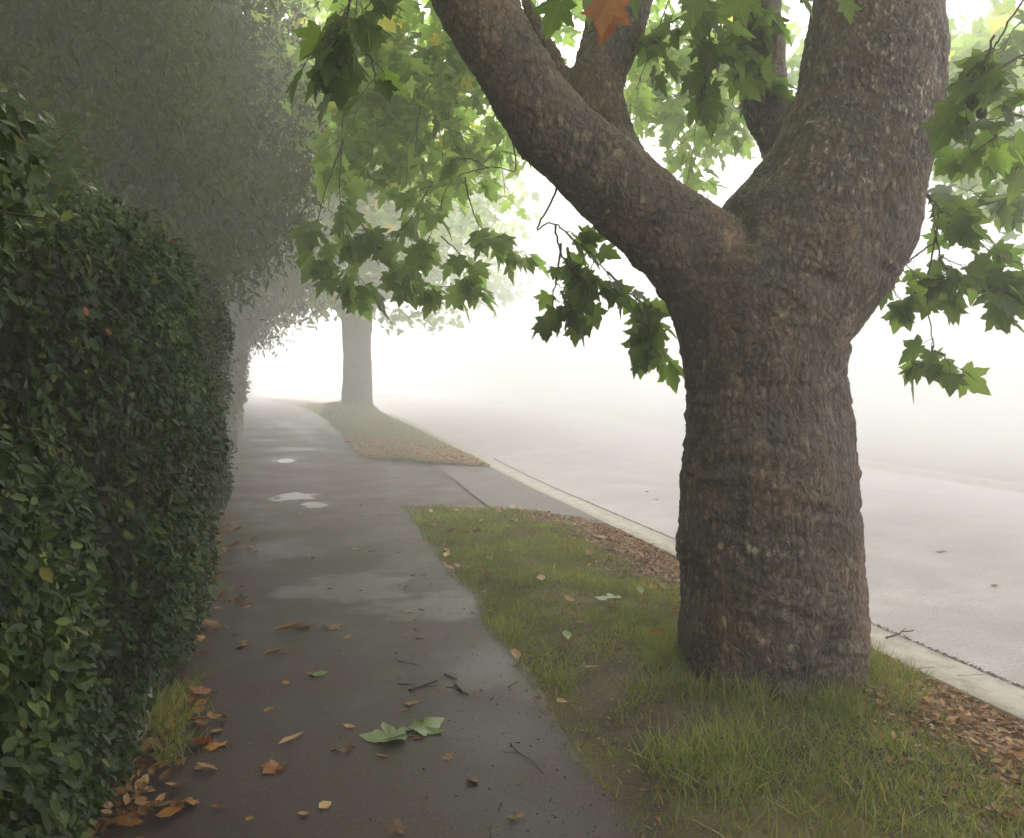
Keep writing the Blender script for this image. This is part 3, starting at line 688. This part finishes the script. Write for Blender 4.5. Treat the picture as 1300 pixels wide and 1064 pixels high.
make_hedge('dense dark green clipped hedge with small glossy leaves overhanging the path, nearest on the left', face1, -1.2, 9.7, 1.3, .02, top1, 125000, 18000, 8000, .033, 95, 3.0)
def face2(y, z): return -1.50 - .15 * ss(18, 24, y) + .2 * ss(.3, 1.2, z) + bend(y) - .0 * z
def top2(y): return 2.9 + .15 * np.sin(np.asarray(y) * 1.3)
make_hedge('tall misty hedge above the low wall beyond the side drive', face2, 18.0, 32.0, 1.6, .35, top2, 14000, 2500, 3000, .085, 0, 8.0, core_res=.5, end_near=True)

# ------------------------------------------------------------------ dark trees and shrub behind the hedge
def wood_tree(label, base, limbs, blobs, count, size, clump, spread, mat=M_DARKLEAF, tmpl=KITE, group='dark trees behind the hedge', droop=.9, keep=None):
    r = empty('tree', base, label, 'tree', group)
    g = Geo()
    for rows in limbs:
        p, q = wl(rows, 18); g.add(*tube(p, q, 10))
    obj('trunk', g.mesh('trunk', M_DARKWOOD), r)
    crown(r, blobs, count, size, mat, tmpl, clump, spread, droop=droop, keepout=keep)
    return r
wood_tree('dark fine-leaved tree overhanging the path behind the nearest hedge', (-2.7, 9.6, 0),
          [[(-2.7, 9.6, -.1, .2), (-2.65, 9.6, 1.5, .17), (-2.5, 9.8, 3, .14), (-2.2, 10.2, 5, .07), (-2, 10.5, 6.5, .03)],
           [(-2.6, 9.6, 2, .12), (-3.2, 8.8, 3.6, .08), (-3.6, 8.2, 5.4, .04)], [(-2.5, 9.8, 2.8, .1), (-1.6, 11, 4.2, .06), (-.9, 12, 5.0, .025)]],
          [(-3.4, 7.6, 5.0, 1.7, 2.0, 2.3), (-2.3, 10, 4.3, 1.5, 2.2, 2.1), (-1.55, 12.2, 4.7, 1.45, 1.8, 1.9), (-2.6, 10.6, 6.6, 2.2, 3.0, 2.0), (-4.6, 9.5, 4.6, 2.0, 3.0, 2.9), (-1.7, 11.6, 3.1, .95, 1.4, .8), (-3.4, 3.6, 4.6, 1.5, 2.6, 2.2), (-3.6, 0, 4.6, 1.6, 2.6, 2.2), (-1.7, 12.4, 6.9, 1.6, 2.0, 2.0), (-1.0, 13.4, 5.3, 1.3, 1.5, 1.6), (-2.4, 12.5, 5.4, 1.3, 2.0, 2.2)],  # the rearmost blobs, out of view, are added to block light from the side
          230000, .14, 60, .26)
wood_tree('grey-green misty tree leaning over the path beyond the nearest hedge', (-2.8, 20.5, float(gz(20.5))),
          [[(-2.8, 20.5, .2, .22), (-2.7, 20.5, 2.2, .18), (-2.3, 20.4, 4.2, .12), (-1.9, 20, 6, .05)], [(-2.6, 20.5, 2.6, .12), (-1.6, 19.6, 3.8, .06), (-.9, 19.2, 4.4, .03)]],
          [(-1.4, 19.4, 4.3, 1.65, 2.0, 1.7), (-2.9, 20.5, 5.0, 2.2, 3.0, 2.6), (-2.4, 18.6, 3.2, 1.1, 1.2, 1.2), (-3.8, 17.5, 4.2, 1.7, 2.2, 2.6), (-2.0, 24, 4.8, 1.8, 2.6, 2.4), (-2.0, 20.5, 7.2, 2.5, 3.5, 2.3)],
          95000, .17, 60, .30)
wood_tree('faint tree at the far end of the hedges, almost lost in the fog', (-4.2, 31, float(gz(31))),
          [[(-4.2, 31, .3, .25), (-4.1, 31, 2.6, .2), (-3.6, 30.6, 5, .12), (-3.2, 30, 7, .05)]],
          [(-3.4, 30, 5.0, 2.4, 3, 2.2), (-4.6, 31, 6.4, 2.8, 3.4, 2.8), (-4.2, 35, 5, 2.6, 3, 2.6)], 16000, .24, 40, .36)
wood_tree('added dark tree mass deep behind the hedges, blocking the bright fog behind it', (-7.5, 11, 0),  # foliage mass added to block bright fog behind the nearer trees
          [[(-7.5, 11, -.1, .3), (-7.4, 11, 2.5, .24), (-7.0, 11, 5, .15), (-6.5, 11, 8, .05)]],
          [(-6.4, 12, 4.2, 1.8, 4, 3.6), (-6.2, 7, 4.0, 1.6, 3.5, 3.6), (-5.6, 16, 4.6, 2.2, 4, 3.8), (-6.0, 2, 4.2, 1.6, 3.5, 3.6)], 30000, .34, 40, .35)
sh = empty('shrub', (-2.0, 5.6, 0), 'lighter green shrub rising behind the hedge at the left edge of the photo', 'shrub')
g = Geo()
for k in range(5):
    a = rng.normal(size=2) * .35
    p, q = wl([(-2.1, 5.6, 0, .03), (-2.1 + a[0] * .5, 5.6 + a[1], 1.6, .02), (-2.0 + a[0], 5.6 + a[1] * 2, 3.0, .006)], 12); g.add(*tube(p, q, 6))
obj('stem', g.mesh('stem', M_DARKWOOD), sh)
crown(sh, [(-1.95, 5.3, 2.6, .6, 1.0, .75), (-1.7, 5.9, 2.6, .45, .7, .6), (-2.0, 4.4, 2.4, .55, .8, .65)], 9000, .075, M_SHRUB, OVAL, 14, .12, droop=.3)

# ------------------------------------------------------------------ low walls, stone, fence
def block_wall(name, label, cat, y0, y1, xl, w, h, mat, n=40, group=None):
    ys = np.linspace(y0, y1, n); g = Geo()
    prof = np.array([(0, -.1), (0, h - .02), (-.015, h), (-w + .015, h), (-w, h - .02), (-w, -.1)])
    V = np.stack([np.stack([xl(np.array([y]))[0] + bend(y) + prof[:, 0] + .012 * fbm((y * 3, 1, 2)), np.full(6, y), gz(y) + prof[:, 1] + .01 * fbm((y * 4, 5, 2))], -1) for y in ys]).reshape(-1, 3)
    i, j = np.meshgrid(np.arange(n - 1), np.arange(5), indexing='ij')
    g.add(V, np.stack([i * 6 + j, i * 6 + j + 1, (i + 1) * 6 + j + 1, (i + 1) * 6 + j], -1).reshape(-1, 4))
    for r in (0, n - 1): g.add(V[r * 6:r * 6 + 6], np.array([(0, 1, 2, 3), (0, 3, 4, 5)]))
    o = obj(name, g.mesh(name, mat, False), None, label=label, category=cat, group=group); return o
block_wall('low_wall', 'low mossy stone wall along the foot of the nearest hedge', 'wall', 3.35, 10.1, lambda y: path_l0(y) + .0, .14, .24, M_WALL, group='low garden walls')
block_wall('low_wall', 'low pale wall under the distant hedge beyond the side drive', 'wall', 17.6, 32.0, lambda y: np.full(len(np.atleast_1d(y)), -1.36), .9, .42, M_WALL, group='low garden walls')
b = G(176, 938); g = Geo()
cube = np.array([(x, y, z) for z in (-.1, .17) for y in (-.09, .09) for x in (-.07, .05)])
import bmesh
bm = bmesh.new(); bmesh.ops.create_cube(bm, size=1.0); bmesh.ops.scale(bm, vec=(.15, .2, .26), verts=bm.verts)
bmesh.ops.bevel(bm, geom=bm.edges[:], offset=.03, segments=2, affect='EDGES'); bmesh.ops.subdivide_edges(bm, edges=bm.edges[:], cuts=2, use_grid_fill=True)
for v in bm.verts: v.co += Vector(v.co).normalized() * .02 * mnoise.noise(v.co * 14) + Vector((b[0] - .045, b[1] + .05, .07))
me = bpy.data.meshes.new('stone_block'); bm.to_mesh(me); bm.free(); me.materials.append(M_CONC if False else simple('weathered_stone', (.26, .24, .21), .9, 25, .4, .9, .015))
obj('stone_block', me, None, label='grey worn stone at the foot of the hedge beside the path', category='stone')
fe = empty('fence', (-2.0, 17.3, .2), 'thin wire fence barely visible beside the far hedge', 'fence')
g1 = float(gz(17.3))
for x in (-2.75, -1.95): obj('post', (lambda g: (g.add(*tube([(x, 17.3, g1 - .1), (x, 17.3, g1 + 1.65)], .022, 8)), g.mesh('post', M_METAL))[1])(Geo()), fe)
for z in (1.6, 1.0): obj('rail', (lambda g: (g.add(*tube([(-2.75, 17.3, g1 + z), (-1.5, 17.3, g1 + z)], .013, 6)), g.mesh('rail', M_METAL))[1])(Geo()), fe)

# ------------------------------------------------------------------ grass, weeds, litter (uncountable)
def vz(x, y): return gz(y) + verge_z(np.atleast_2d(x), np.atleast_2d(y))[0]
BLADE = (np.array([(-.5, 0, 0), (.5, 0, 0), (-.42, .5, .10), (.42, .5, .10), (-.06, 1, .38), (.06, 1, .38)]) * [1, 1, 1], np.array([(0, 1, 3, 2), (2, 3, 5, 4)]))
def blades(name, x, y, z, h, w, tone, lean, label, mat=None):
    n = len(x); pos = np.column_stack([x + bend(y), y, z])
    tip = unit(np.column_stack([rng.normal(size=(n, 2)) * np.asarray(lean)[:, None] if not np.isscalar(lean) else rng.normal(size=(n, 2)) * lean, np.ones(n)]))
    nr = rdir(n) * [1, 1, .1]; R = frames(tip, nr); R[:, :, 0] *= (w / h)[:, None]
    return obj(name, scatter_mesh(name, BLADE, pos, R, h, np.clip(tone, 0, 1), mat or M_GRASS), None, kind='stuff', label=label, category='grass')
def noise2(x, y, sc, sd): return np.array([fbm((a * sc, b * sc, sd), 3) for a, b in zip(x, y)])
def lawn(n, ylo, yhi, hmin, hmax, w, label, near=False):
    xm = rng.random(n); xs = 1.1 + 1.97 * xm
    a, b = ylo(xs), yhi(xs)
    y = a + (b - a) * rng.random(n) ** (1.5 if near else 1.6); xl = path_r(y) - .05; x = xl + (3.06 - xl) * xm
    nz = noise2(x, y, 1.5, 3.0)
    dt = np.hypot(x - TREE[0], y - TREE[1])
    bare = np.zeros(n)
    if near:
        bare = 1.1 * np.exp(-(((x - 1.40) / .42) ** 2 + ((y - 3.3) / 1.0) ** 2)) + .8 * ss(2.3, 2.8, x) * ss(4.6, 5.6, y) + .8 * ss(2.25, 2.8, x) + .35 * ss(3.6, 2.8, y)
    keep = rng.random(n) > bare + np.clip(-.25 - nz, 0, 1) * 1.4
    keep &= (dt > .46)
    x, y, nz, dt = x[keep], y[keep], nz[keep], dt[keep]; n = len(x)
    h = (hmin + (hmax - hmin) * rng.random(n)) * (1 + .6 * np.clip(nz, -.6, 1))
    tone = (.48 if near else .22) + .45 * nz + rng.normal(size=n) * .2 + .25 * (rng.random(n) < .04)
    return blades('grass', x, y, vz(x, y), h, np.full(n, w), tone, .55, label)
lawn(85000, lambda x: 0 * x + 1.6, verge_end, .025, .055, .0045, 'short damp grass of the nearest verge between path and kerb', True)
lawn(26000, verge_start, lambda x: 0 * x + 34, .05, .10, .011, 'misty olive grass of the far verge beyond the driveway')
# long tufts round the trunk and on the bare soil
tx, ty, th, tl = [], [], [], []
def tuft(cx, cy, n, r, h, lean=.35):
    a = rng.random(n) * 2 * math.pi; q = r * np.sqrt(rng.random(n))
    tx.extend(cx + q * np.cos(a)); ty.extend(cy + q * np.sin(a)); th.extend(h * (.45 + .75 * rng.random(n))); tl.extend(np.full(n, lean))
for k in range(75):
    a = rng.random() * 2 * math.pi; q = .47 + .22 * rng.random() ** 1.6
    tuft(TREE[0] + q * math.cos(a), TREE[1] + q * math.sin(a), 45, .075, .13 - .1 * (q - .47))
for (u, v, n, r, h) in ((690, 862, 260, .13, .11), (712, 850, 140, .09, .09), (760, 950, 110, .08, .09), (745, 915, 60, .06, .06), (860, 960, 240, .16, .15), (900, 985, 300, .2, .16), (1010, 960, 320, .2, .17), (1080, 930, 260, .2, .14), (1060, 1010, 340, .25, .17),
                        (960, 1030, 300, .25, .16), (1150, 960, 260, .25, .11), (1220, 1000, 200, .25, .10), (830, 1020, 160, .15, .12), (1140, 880, 120, .14, .1), (1120, 850, 60, .08, .12), (830, 880, 200, .14, .12), (800, 905, 90, .1, .08), (1200, 910, 40, .06, .09), (940, 950, 300, .18, .2), (1180, 1040, 240, .25, .12)):
    g0 = G(u, v, .05); k_ = .6 if u > 1000 or v > 1000 else 1.0; tuft(g0[0], g0[1], int(n * k_ * .8), r, h * (.75 if k_ < 1 else .9), .55)
tx, ty, th, tl = map(np.array, (tx, ty, th, tl))
k = (tx > 1.15) & (tx < 3.05) & (np.hypot(tx - TREE[0], ty - TREE[1]) > .43); tx, ty, th, tl = tx[k], ty[k], th[k], tl[k]
blades('grass', tx, ty, vz(tx, ty) - .005, th, np.full(len(tx), .0048), .55 + rng.normal(size=len(tx)) * .22 + .28 * (rng.random(len(tx)) < .10), tl, 'long bright grass tufts growing around the foot of the nearest trunk')
# weeds at the hedge foot
n = 5200; y = 3.4 + 5.5 * rng.random(n) ** 1.5; x = path_l0(y) + .02 + np.abs(rng.normal(size=n)) * .085; kk = noise2(x, y, 2.2, 7.7) > -.05; x, y = x[kk], y[kk]
blades('weeds', x, y, gz(y) - .005, .05 + .09 * rng.random(len(x)), np.full(len(x), .006), .55 + rng.normal(size=len(x)) * .3, .6, 'straggly weeds along the foot of the hedge')

CURL = (np.array([(0, .5, 0), (0, 0, .04), (.2, .3, .10), (.22, .65, .12), (0, 1, .16), (-.22, .65, .10), (-.2, .3, .12)]), OVAL[1])
def litter(name, x, y, z, size, label, tone=None):
    n = len(x); a = rng.random(n) * 2 * math.pi
    tip = np.column_stack([np.cos(a), np.sin(a), rng.normal(size=n) * .22]); nr = unit(np.array([0, 0, 1.0]) + rng.normal(size=(n, 3)) * .38)
    pos = np.column_stack([x + bend(y), y, z])
    return obj(name, scatter_mesh(name, CURL, pos, frames(tip, nr), size, np.clip(rng.beta(2, 2.4, n) if tone is None else tone, 0, 1), M_DRY), None, kind='stuff', label=label, category='leaf litter')
n = 16500; y = 1.8 + 8.0 * rng.random(n) ** 1.25; x = 3.06 - np.abs(rng.normal(size=n)) * (.24 + .14 * (y < 3.6) + .08 * ss(4.2, 5.5, y)); kk = (y < verge_end(x)) & (np.hypot(x - TREE[0], y - TREE[1]) > .5); x, y = x[kk], y[kk]
litter('leaf_litter', x, y, vz(x, y) + .002 + .008 * rng.random(len(x)), .022 + .036 * rng.random(len(x)), 'brown leaf litter and bark along the kerb edge of the nearest verge')
n = 15000; x = .75 + 2.3 * rng.random(n); y = verge_start(x) + .02 + np.abs(rng.normal(size=n)) * 1.6
kk = x > path_r(y) - .12; x, y = x[kk], y[kk]
litter('leaf_litter', x, y, vz(x, y) + .02 + .03 * rng.random(len(x)), .04 + .06 * rng.random(len(x)), 'orange brown leaf litter across the near end of the far verge', .42 + .45 * rng.random(len(x)))
n = 900; y = 3.0 + 6.5 * rng.random(n) ** 1.3; x = path_l0(y) + .02 + np.abs(rng.normal(size=n)) * (.07 + .06 * (rng.random(n) < .3)); kk = noise2(x, y, 1.3, 2.2) > -.1; x, y = x[kk], y[kk]
litter('leaf_litter', x, y, gz(y) + .014 + .02 * rng.random(len(x)), .03 + .05 * rng.random(len(x)), 'orange brown dead leaves heaped along the foot of the hedge')
# crumbs of bark, mostly on the kerb side of the path
n = 1500; y = 2.4 + 8 * rng.random(n) ** 1.7; x = 1.05 - np.abs(rng.normal(size=n)) * .38; kk = x > -.7; x, y = x[kk], y[kk]; n = len(x)
me = scatter_mesh('bark_debris', CURL, np.column_stack([x, y, gz(y) + .008]), frames(rdir(n) * [1, 1, .2], np.array([0, 0, 1.0]) + rng.normal(size=(n, 3)) * .5), .006 + .012 * rng.random(n) ** 2.5, rng.random(n), M_DEBRIS)
obj('bark_debris', me, None, kind='stuff', label='dark crumbs of bark scattered over the wet path', category='debris')

n = 2600; x = 1.12 + .95 * rng.random(n) ** 1.2; y = 2.3 + 2.1 * rng.random(n)
litter('leaf_litter', x, y, vz(x, y) + .003, .008 + .026 * rng.random(n) ** 3, 'brown crumbs and leaf scraps on the bare soil between path and trunk', .1 + .5 * rng.random(n) ** 2)
# ------------------------------------------------------------------ countable fallen leaves and twigs
def leaf_mesh(kind, seed, mat):
    r = np.random.default_rng(seed)
    V, F, UV = plane_leaf_template(True, .10 + .25 * r.random(), .05) if kind == 'plane' else (CURL[0].copy(), CURL[1], CURL[0][:, :2])
    V = V.copy()
    if kind == 'plane': V[:, 2] = .10 * np.abs(V[:, 0]) + .18 * r.random() * (V[:, 1] - .3) ** 2 + .07 * np.sin(V[:, 0] * 6 + r.random() * 6 + V[:, 1] * 3) + .02
    if kind == 'long': V[:, 0] *= .55; V[:, 2] *= 1.1
    if kind == 'oval': V[:, 0] *= 1.5; V[:, 2] *= 1.3
    if kind == 'plane':
        st, sf = tube(np.array([(0, 0, .02), (.02, -.22, .03), (.06, -.42, .01)]), .012, 5)
        n0 = len(V); V = np.vstack([V, st]); UV = np.vstack([UV, st[:, :2]])
        F = np.vstack([F, np.vstack([sf[:, [0, 1, 2]], sf[:, [0, 2, 3]]]) + n0])
        ok = (F[:, 0] != F[:, 1]) & (F[:, 1] != F[:, 2]) & (F[:, 0] != F[:, 2]); F = F[ok]
    return raw_mesh('fallen_leaf', V, F, mat, False, np.full(len(V), r.random() * .9), UV)
LM = {('plane', 'orange'): [leaf_mesh('plane', k, M_ORANGE) for k in range(3)], ('plane', 'green'): [leaf_mesh('plane', 10 + k, M_GREENFALL) for k in range(3)],
      ('plane', 'dry'): [leaf_mesh('plane', 20 + k, M_DRY) for k in range(4)], ('long', 'dry'): [leaf_mesh('long', 30 + k, M_DRY) for k in range(4)],
      ('oval', 'dry'): [leaf_mesh('oval', 40 + k, M_DRY) for k in range(5)], ('oval', 'orange'): [leaf_mesh('oval', 50 + k, M_ORANGE) for k in range(2)], ('oval', 'green'): [leaf_mesh('oval', 60 + k, M_GREENFALL) for k in range(2)]}
def fallen(key, x, y, z, size, rz, label, group=None, tilt=.07):
    ms = LM[key]; o = bpy.data.objects.new('fallen_leaf', ms[rng.integers(len(ms))])
    o.location = (x, y, z); o.rotation_euler = (rng.normal() * tilt, rng.normal() * tilt, rz); o.scale = (size,) * 3
    return link(o, None, label=label, category='leaf', group=group)
PZ = .003
for u, v, key, size, rz, lab in [
        (510, 937, ('plane', 'green'), .18, 1.5, 'large yellow-green plane leaf, left half of the overlapping pair on the path'),
        (527, 931, ('plane', 'green'), .17, -1.0, 'large green plane leaf, right half of the overlapping pair on the path'),
        (397, 858, ('plane', 'green'), .085, -1.2, 'small pale green plane leaf alone in the middle of the path'),
        (785, 776, ('plane', 'green'), .16, 1.2, 'single pale green plane leaf lying on the grass left of the trunk'),
        (276, 951, ('plane', 'orange'), .085, .4, 'orange star-shaped leaf near the left edge of the path'),
        (354, 972, ('plane', 'orange'), .10, 2.5, 'orange leaf lowest on the path, left of centre'),
        (436, 955, ('plane', 'dry'), .075, -.5, 'reddish brown leaf between the orange leaf and the green pair'),
        (248, 884, ('plane', 'orange'), .14, 1.7, 'big orange curled leaf lying against the foot of the hedge'),
        (284, 928, ('oval', 'dry'), .06, 2.1, 'dark brown leaf just above the orange star-shaped leaf'),
        (364, 871, ('oval', 'orange'), .06, .2, 'orange pointed leaf on the path below the small green leaf'),
        (352, 948, ('long', 'dry'), .13, -1.0, 'long tan curled leaf just above the lowest orange leaf'),
        (333, 832, ('long', 'dry'), .15, -1.1, 'long thin tan leaf on the left part of the path'),
        (345, 803, ('long', 'dry'), .20, -1.2, 'long tan curled leaf, left one of the pair across the path'),
        (368, 799, ('long', 'dry'), .18, -1.5, 'long tan curled leaf, right one of the pair across the path'),
        (430, 797, ('plane', 'dry'), .11, 1.4, 'crumpled tan leaf in the middle of the path'),
        (378, 829, ('oval', 'dry'), .06, -.8, 'small tan leaf above the small green leaf on the path'),
        (334, 906, ('oval', 'dry'), .06, -1.0, 'small pale leaf alone on the left of the path'),
        (318, 815, ('long', 'dry'), .08, 2.4, 'pale narrow leaf near the hedge side of the path'),
        (525, 778, ('oval', 'dry'), .06, 1.0, 'brown leaf in the middle of the path beside the grass')]:
    p = G(u, v); onv = p[0] > 1.13
    fallen(key, p[0], p[1], float(vz(p[0], p[1])[0]) + .045 if onv else PZ, size, rz, lab)
def scatter_leaves(n, pts, keys, smin, smax, label, group, z, tilt=.15):
    for (x, y), zz in zip(pts, z):
        fallen(keys[rng.integers(len(keys))], x, y, zz, smin + (smax - smin) * rng.random(), rng.random() * 6.28, label, group, tilt)
y = 2.4 + 9 * rng.random(60) ** 1.3; x = -.7 + 1.7 * rng.random(60) ** 1.25
scatter_leaves(60, zip(x, y), [('oval', 'dry'), ('long', 'dry'), ('oval', 'dry'), ('plane', 'dry')], .035, .07, 'small brown leaf scattered on the wet asphalt path', 'small brown leaves on the path', gz(y) + PZ)
y = 2.9 + 6.2 * rng.random(80) ** 1.2; x = path_l0(y) + .06 + np.abs(rng.normal(size=80)) * .2
scatter_leaves(80, zip(x, y), [('plane', 'orange'), ('plane', 'dry'), ('oval', 'orange'), ('long', 'dry'), ('oval', 'dry')], .05, .11, 'dead orange or brown leaf lying along the hedge side of the path', 'dead leaves along the hedge side', gz(y) + PZ + .006, .3)
y = 3.6 + 6 * rng.random(80) ** .9; x = 1.2 + 1.5 * rng.random(80); kk = (y < verge_end(x) - .1) & (np.hypot(x - TREE[0], y - TREE[1]) > .6); x, y = x[kk], y[kk]
scatter_leaves(len(x), zip(x, y), [('oval', 'dry'), ('plane', 'dry'), ('oval', 'dry'), ('long', 'dry'), ('oval', 'green')], .05, .10, 'pale dry leaf lying on the short grass of the nearest verge', 'pale dry leaves on the grass', vz(x, y) + .035, .35)
y = 3.6 + 5.5 * rng.random(26); x = path_r(y) + rng.normal(size=26) * .06
scatter_leaves(26, zip(x, y), [('oval', 'dry'), ('long', 'dry')], .05, .085, 'tan leaf caught along the grass edge of the path', 'tan leaves along the grass edge', gz(y) + .03, .3)
y = 4 + 16 * rng.random(18); x = 3.6 + 4 * rng.random(18)
scatter_leaves(18, zip(x, y), [('oval', 'dry'), ('plane', 'dry')], .05, .09, 'small pale leaf lying on the foggy road', 'leaves on the road', gz(y) + ROAD_Z + .05 * (1 - ((x - 6.7) / 3.2) ** 2) + .002)
def twig(a, b, r, label, group, zoff=.008, kink=.03):
    a, b = np.array(a, float), np.array(b, float); k = np.linspace(0, 1, 7)[:, None]; p = a + (b - a) * k
    p[1:-1, :2] += rng.normal(size=(5, 2)) * kink * np.linalg.norm(b - a); p[:, 2] += zoff
    g = Geo(); g.add(*tube(catmull(p, 16), np.linspace(r, r * .5, 16), 6))
    for q in (2, 4):
        if rng.random() < .6:
            e = p[q] + np.append(rng.normal(size=2) * .25 * np.linalg.norm(b - a), .004); g.add(*tube(np.array([p[q], (p[q] + e) / 2, e]), [r * .6, r * .45, r * .3], 5))
    obj('twig', g.mesh('twig', M_DEBRIS), None, label=label, category='twig', group=group)
def gt(u, v): return G(u, v)
for (u0, v0, u1, v1, r, lab) in [(520, 878, 556, 866, .007, 'thick knobbly dark twig lying on the path above the green leaf pair'), (505, 870, 526, 872, .004, 'short dark twig beside the knobbly twig on the path'),
                                 (578, 872, 594, 884, .008, 'stubby dark stick on the path near the grass edge'), (648, 945, 690, 985, .003, 'thin curved twig on the path beside the bare soil'),
                                 (505, 840, 535, 848, .003, 'thin bent twig on the path'), (565, 858, 580, 864, .006, 'small dark stick between the knobbly twig and the grass')]:
    twig(gt(u0, v0), gt(u1, v1), r, lab, 'twigs on the path')
for k in range(16):
    y = 2.5 + 5 * rng.random(); x = .95 - abs(rng.normal()) * .4; a = rng.random() * 6.28; L = .03 + .06 * rng.random()
    twig((x, y, 0), (x + L * math.cos(a), y + L * math.sin(a), 0), .0025 + .002 * rng.random(), 'tiny dark twig among crumbs of bark on the path', 'tiny twigs on the path')
gp = P(1125, 812, 4.95); twig((gp[0], gp[1], ROAD_Z + .02), (gp[0] + .28, gp[1] + .1, ROAD_Z + .02), .006, 'dark twig lying in the gutter right of the trunk', None)
n = 5000; y = 2.0 + 14 * rng.random(n) ** 1.4; x = 3.535 + np.abs(rng.normal(size=n)) * .012
me = scatter_mesh('gutter_debris', CURL, np.column_stack([x, y, gz(y) + ROAD_Z + .012 + -.008 + .004 * rng.random(n)]), frames(rdir(n) * [1, 1, .1], np.array([0, 0, 1.0]) + rng.normal(size=(n, 3)) * .2), .006 + .014 * rng.random(n), rng.random(n), M_DEBRIS)
obj('gutter_debris', me, None, kind='stuff', label='dark line of wet debris along the edge of the gutter', category='debris')

# ------------------------------------------------------------------ fog bank, light, camera
FOG_D, FOG_FAR, FOG_ROAD = 0.016, 0.032, 0.16
bm = bmesh.new(); bmesh.ops.create_cube(bm, size=1.0)
bmesh.ops.scale(bm, vec=(90, 120, 15), verts=bm.verts); bmesh.ops.translate(bm, vec=(5, 45, 6.5), verts=bm.verts)
me = bpy.data.meshes.new('fog'); bm.to_mesh(me); bm.free()
fm = bpy.data.materials.new('fog'); fm.use_nodes = True; ftree = fm.node_tree; ftree.nodes.clear()
fo = ftree.nodes.new('ShaderNodeOutputMaterial'); sc = ftree.nodes.new('ShaderNodeVolumeScatter')
def fmath(op, a, b=0.0, c=None):
    x = ftree.nodes.new('ShaderNodeMath'); x.operation = op
    for k, v in enumerate((a, b) if c is None else (a, b, c)):
        if isinstance(v, bpy.types.NodeSocket): ftree.links.new(v, x.inputs[k])
        else: x.inputs[k].default_value = v
    return x.outputs[0]
def fss(a, b, v):
    x = ftree.nodes.new('ShaderNodeMapRange'); x.interpolation_type = 'SMOOTHSTEP'
    x.inputs['From Min'].default_value = a; x.inputs['From Max'].default_value = b; ftree.links.new(v, x.inputs['Value']); return x.outputs[0]
fg = ftree.nodes.new('ShaderNodeNewGeometry'); fs = ftree.nodes.new('ShaderNodeSeparateXYZ'); ftree.links.new(fg.outputs['Position'], fs.inputs[0])
dens = fmath('ADD', fmath('MULTIPLY', fss(6, 17, fs.outputs[1]), FOG_FAR), fmath('MULTIPLY', fss(3.2, 8.5, fs.outputs[0]), FOG_ROAD))
dens = fmath('ADD', dens, fmath('MULTIPLY', fmath('SUBTRACT', 1.0, fss(-2.6, -1.0, fs.outputs[0])), .022))
ftree.links.new(fmath('ADD', dens, FOG_D), sc.inputs['Density'])
sc.inputs['Color'].default_value = (1.0, .98, .945, 1); sc.inputs['Anisotropy'].default_value = .35
ftree.links.new(sc.outputs[0], fo.inputs['Volume']); me.materials.append(fm)
obj('fog', me, None, kind='stuff', label='thick white morning fog filling the street', category='fog')

SUN_EL, SUN_AZ = math.radians(52), math.radians(35)       # azimuth measured from the street axis towards the road
w = bpy.data.worlds.new('World'); S.world = w; w.use_nodes = True; nt = w.node_tree; nt.nodes.clear()
wo = nt.nodes.new('ShaderNodeOutputWorld'); bg = nt.nodes.new('ShaderNodeBackground'); sky = nt.nodes.new('ShaderNodeTexSky')
sky.sky_type = 'NISHITA'; sky.sun_disc = False; sky.sun_elevation = SUN_EL; sky.sun_rotation = SUN_AZ; sky.dust_density = 6.0; sky.air_density = 1.0; sky.ozone_density = 1.0
hs = nt.nodes.new('ShaderNodeHueSaturation'); hs.inputs['Saturation'].default_value = .25
mx = nt.nodes.new('ShaderNodeMix'); mx.data_type = 'RGBA'; mx.blend_type = 'MULTIPLY'; mx.inputs[0].default_value = 1.0; mx.inputs[7].default_value = (1.0, .96, .91, 1)
nt.links.new(sky.outputs[0], hs.inputs['Color']); nt.links.new(hs.outputs[0], mx.inputs[6]); nt.links.new(mx.outputs[2], bg.inputs['Color'])
bg.inputs['Strength'].default_value = .70; nt.links.new(bg.outputs[0], wo.inputs['Surface'])
sun = bpy.data.lights.new('sun', 'SUN'); sun.energy = 5.0; sun.angle = math.radians(70); sun.color = (1.0, .95, .87)
so_ = bpy.data.objects.new('sun', sun); COL.objects.link(so_)
to_sun = Vector((math.sin(SUN_AZ) * math.cos(SUN_EL), math.cos(SUN_AZ) * math.cos(SUN_EL), math.sin(SUN_EL)))
so_.rotation_euler = to_sun.to_track_quat('Z', 'Y').to_euler(); so_.location = (0, 0, 30)

cam = bpy.data.cameras.new('camera'); co = bpy.data.objects.new('camera', cam); COL.objects.link(co)
cam.sensor_width = 36.0; cam.sensor_fit = 'HORIZONTAL'; cam.lens = F_PX / 1300 * 36; cam.shift_y = -(532 - V0) / 1300
cam.clip_start = .05; cam.clip_end = 2000
co.location = (0, 0, EYE); co.rotation_euler = (math.radians(90), 0, -YAW)
S.camera = co
S.view_settings.view_transform = 'Standard'; S.view_settings.look = 'None'; S.view_settings.exposure = 0; S.view_settings.gamma = 1
S.render.engine = 'CYCLES'
cy = S.cycles
cy.use_denoising = True; cy.denoiser = 'OPENIMAGEDENOISE'; cy.denoising_input_passes = 'RGB_ALBEDO_NORMAL'
cy.max_bounces = 8; cy.diffuse_bounces = 3; cy.glossy_bounces = 2; cy.transmission_bounces = 4; cy.transparent_max_bounces = 4; cy.volume_bounces = 6
cy.sample_clamp_indirect = 6; cy.caustics_reflective = False; cy.caustics_refractive = False

S.cycles.volume_step_rate = .12; S.cycles.volume_max_steps = 256
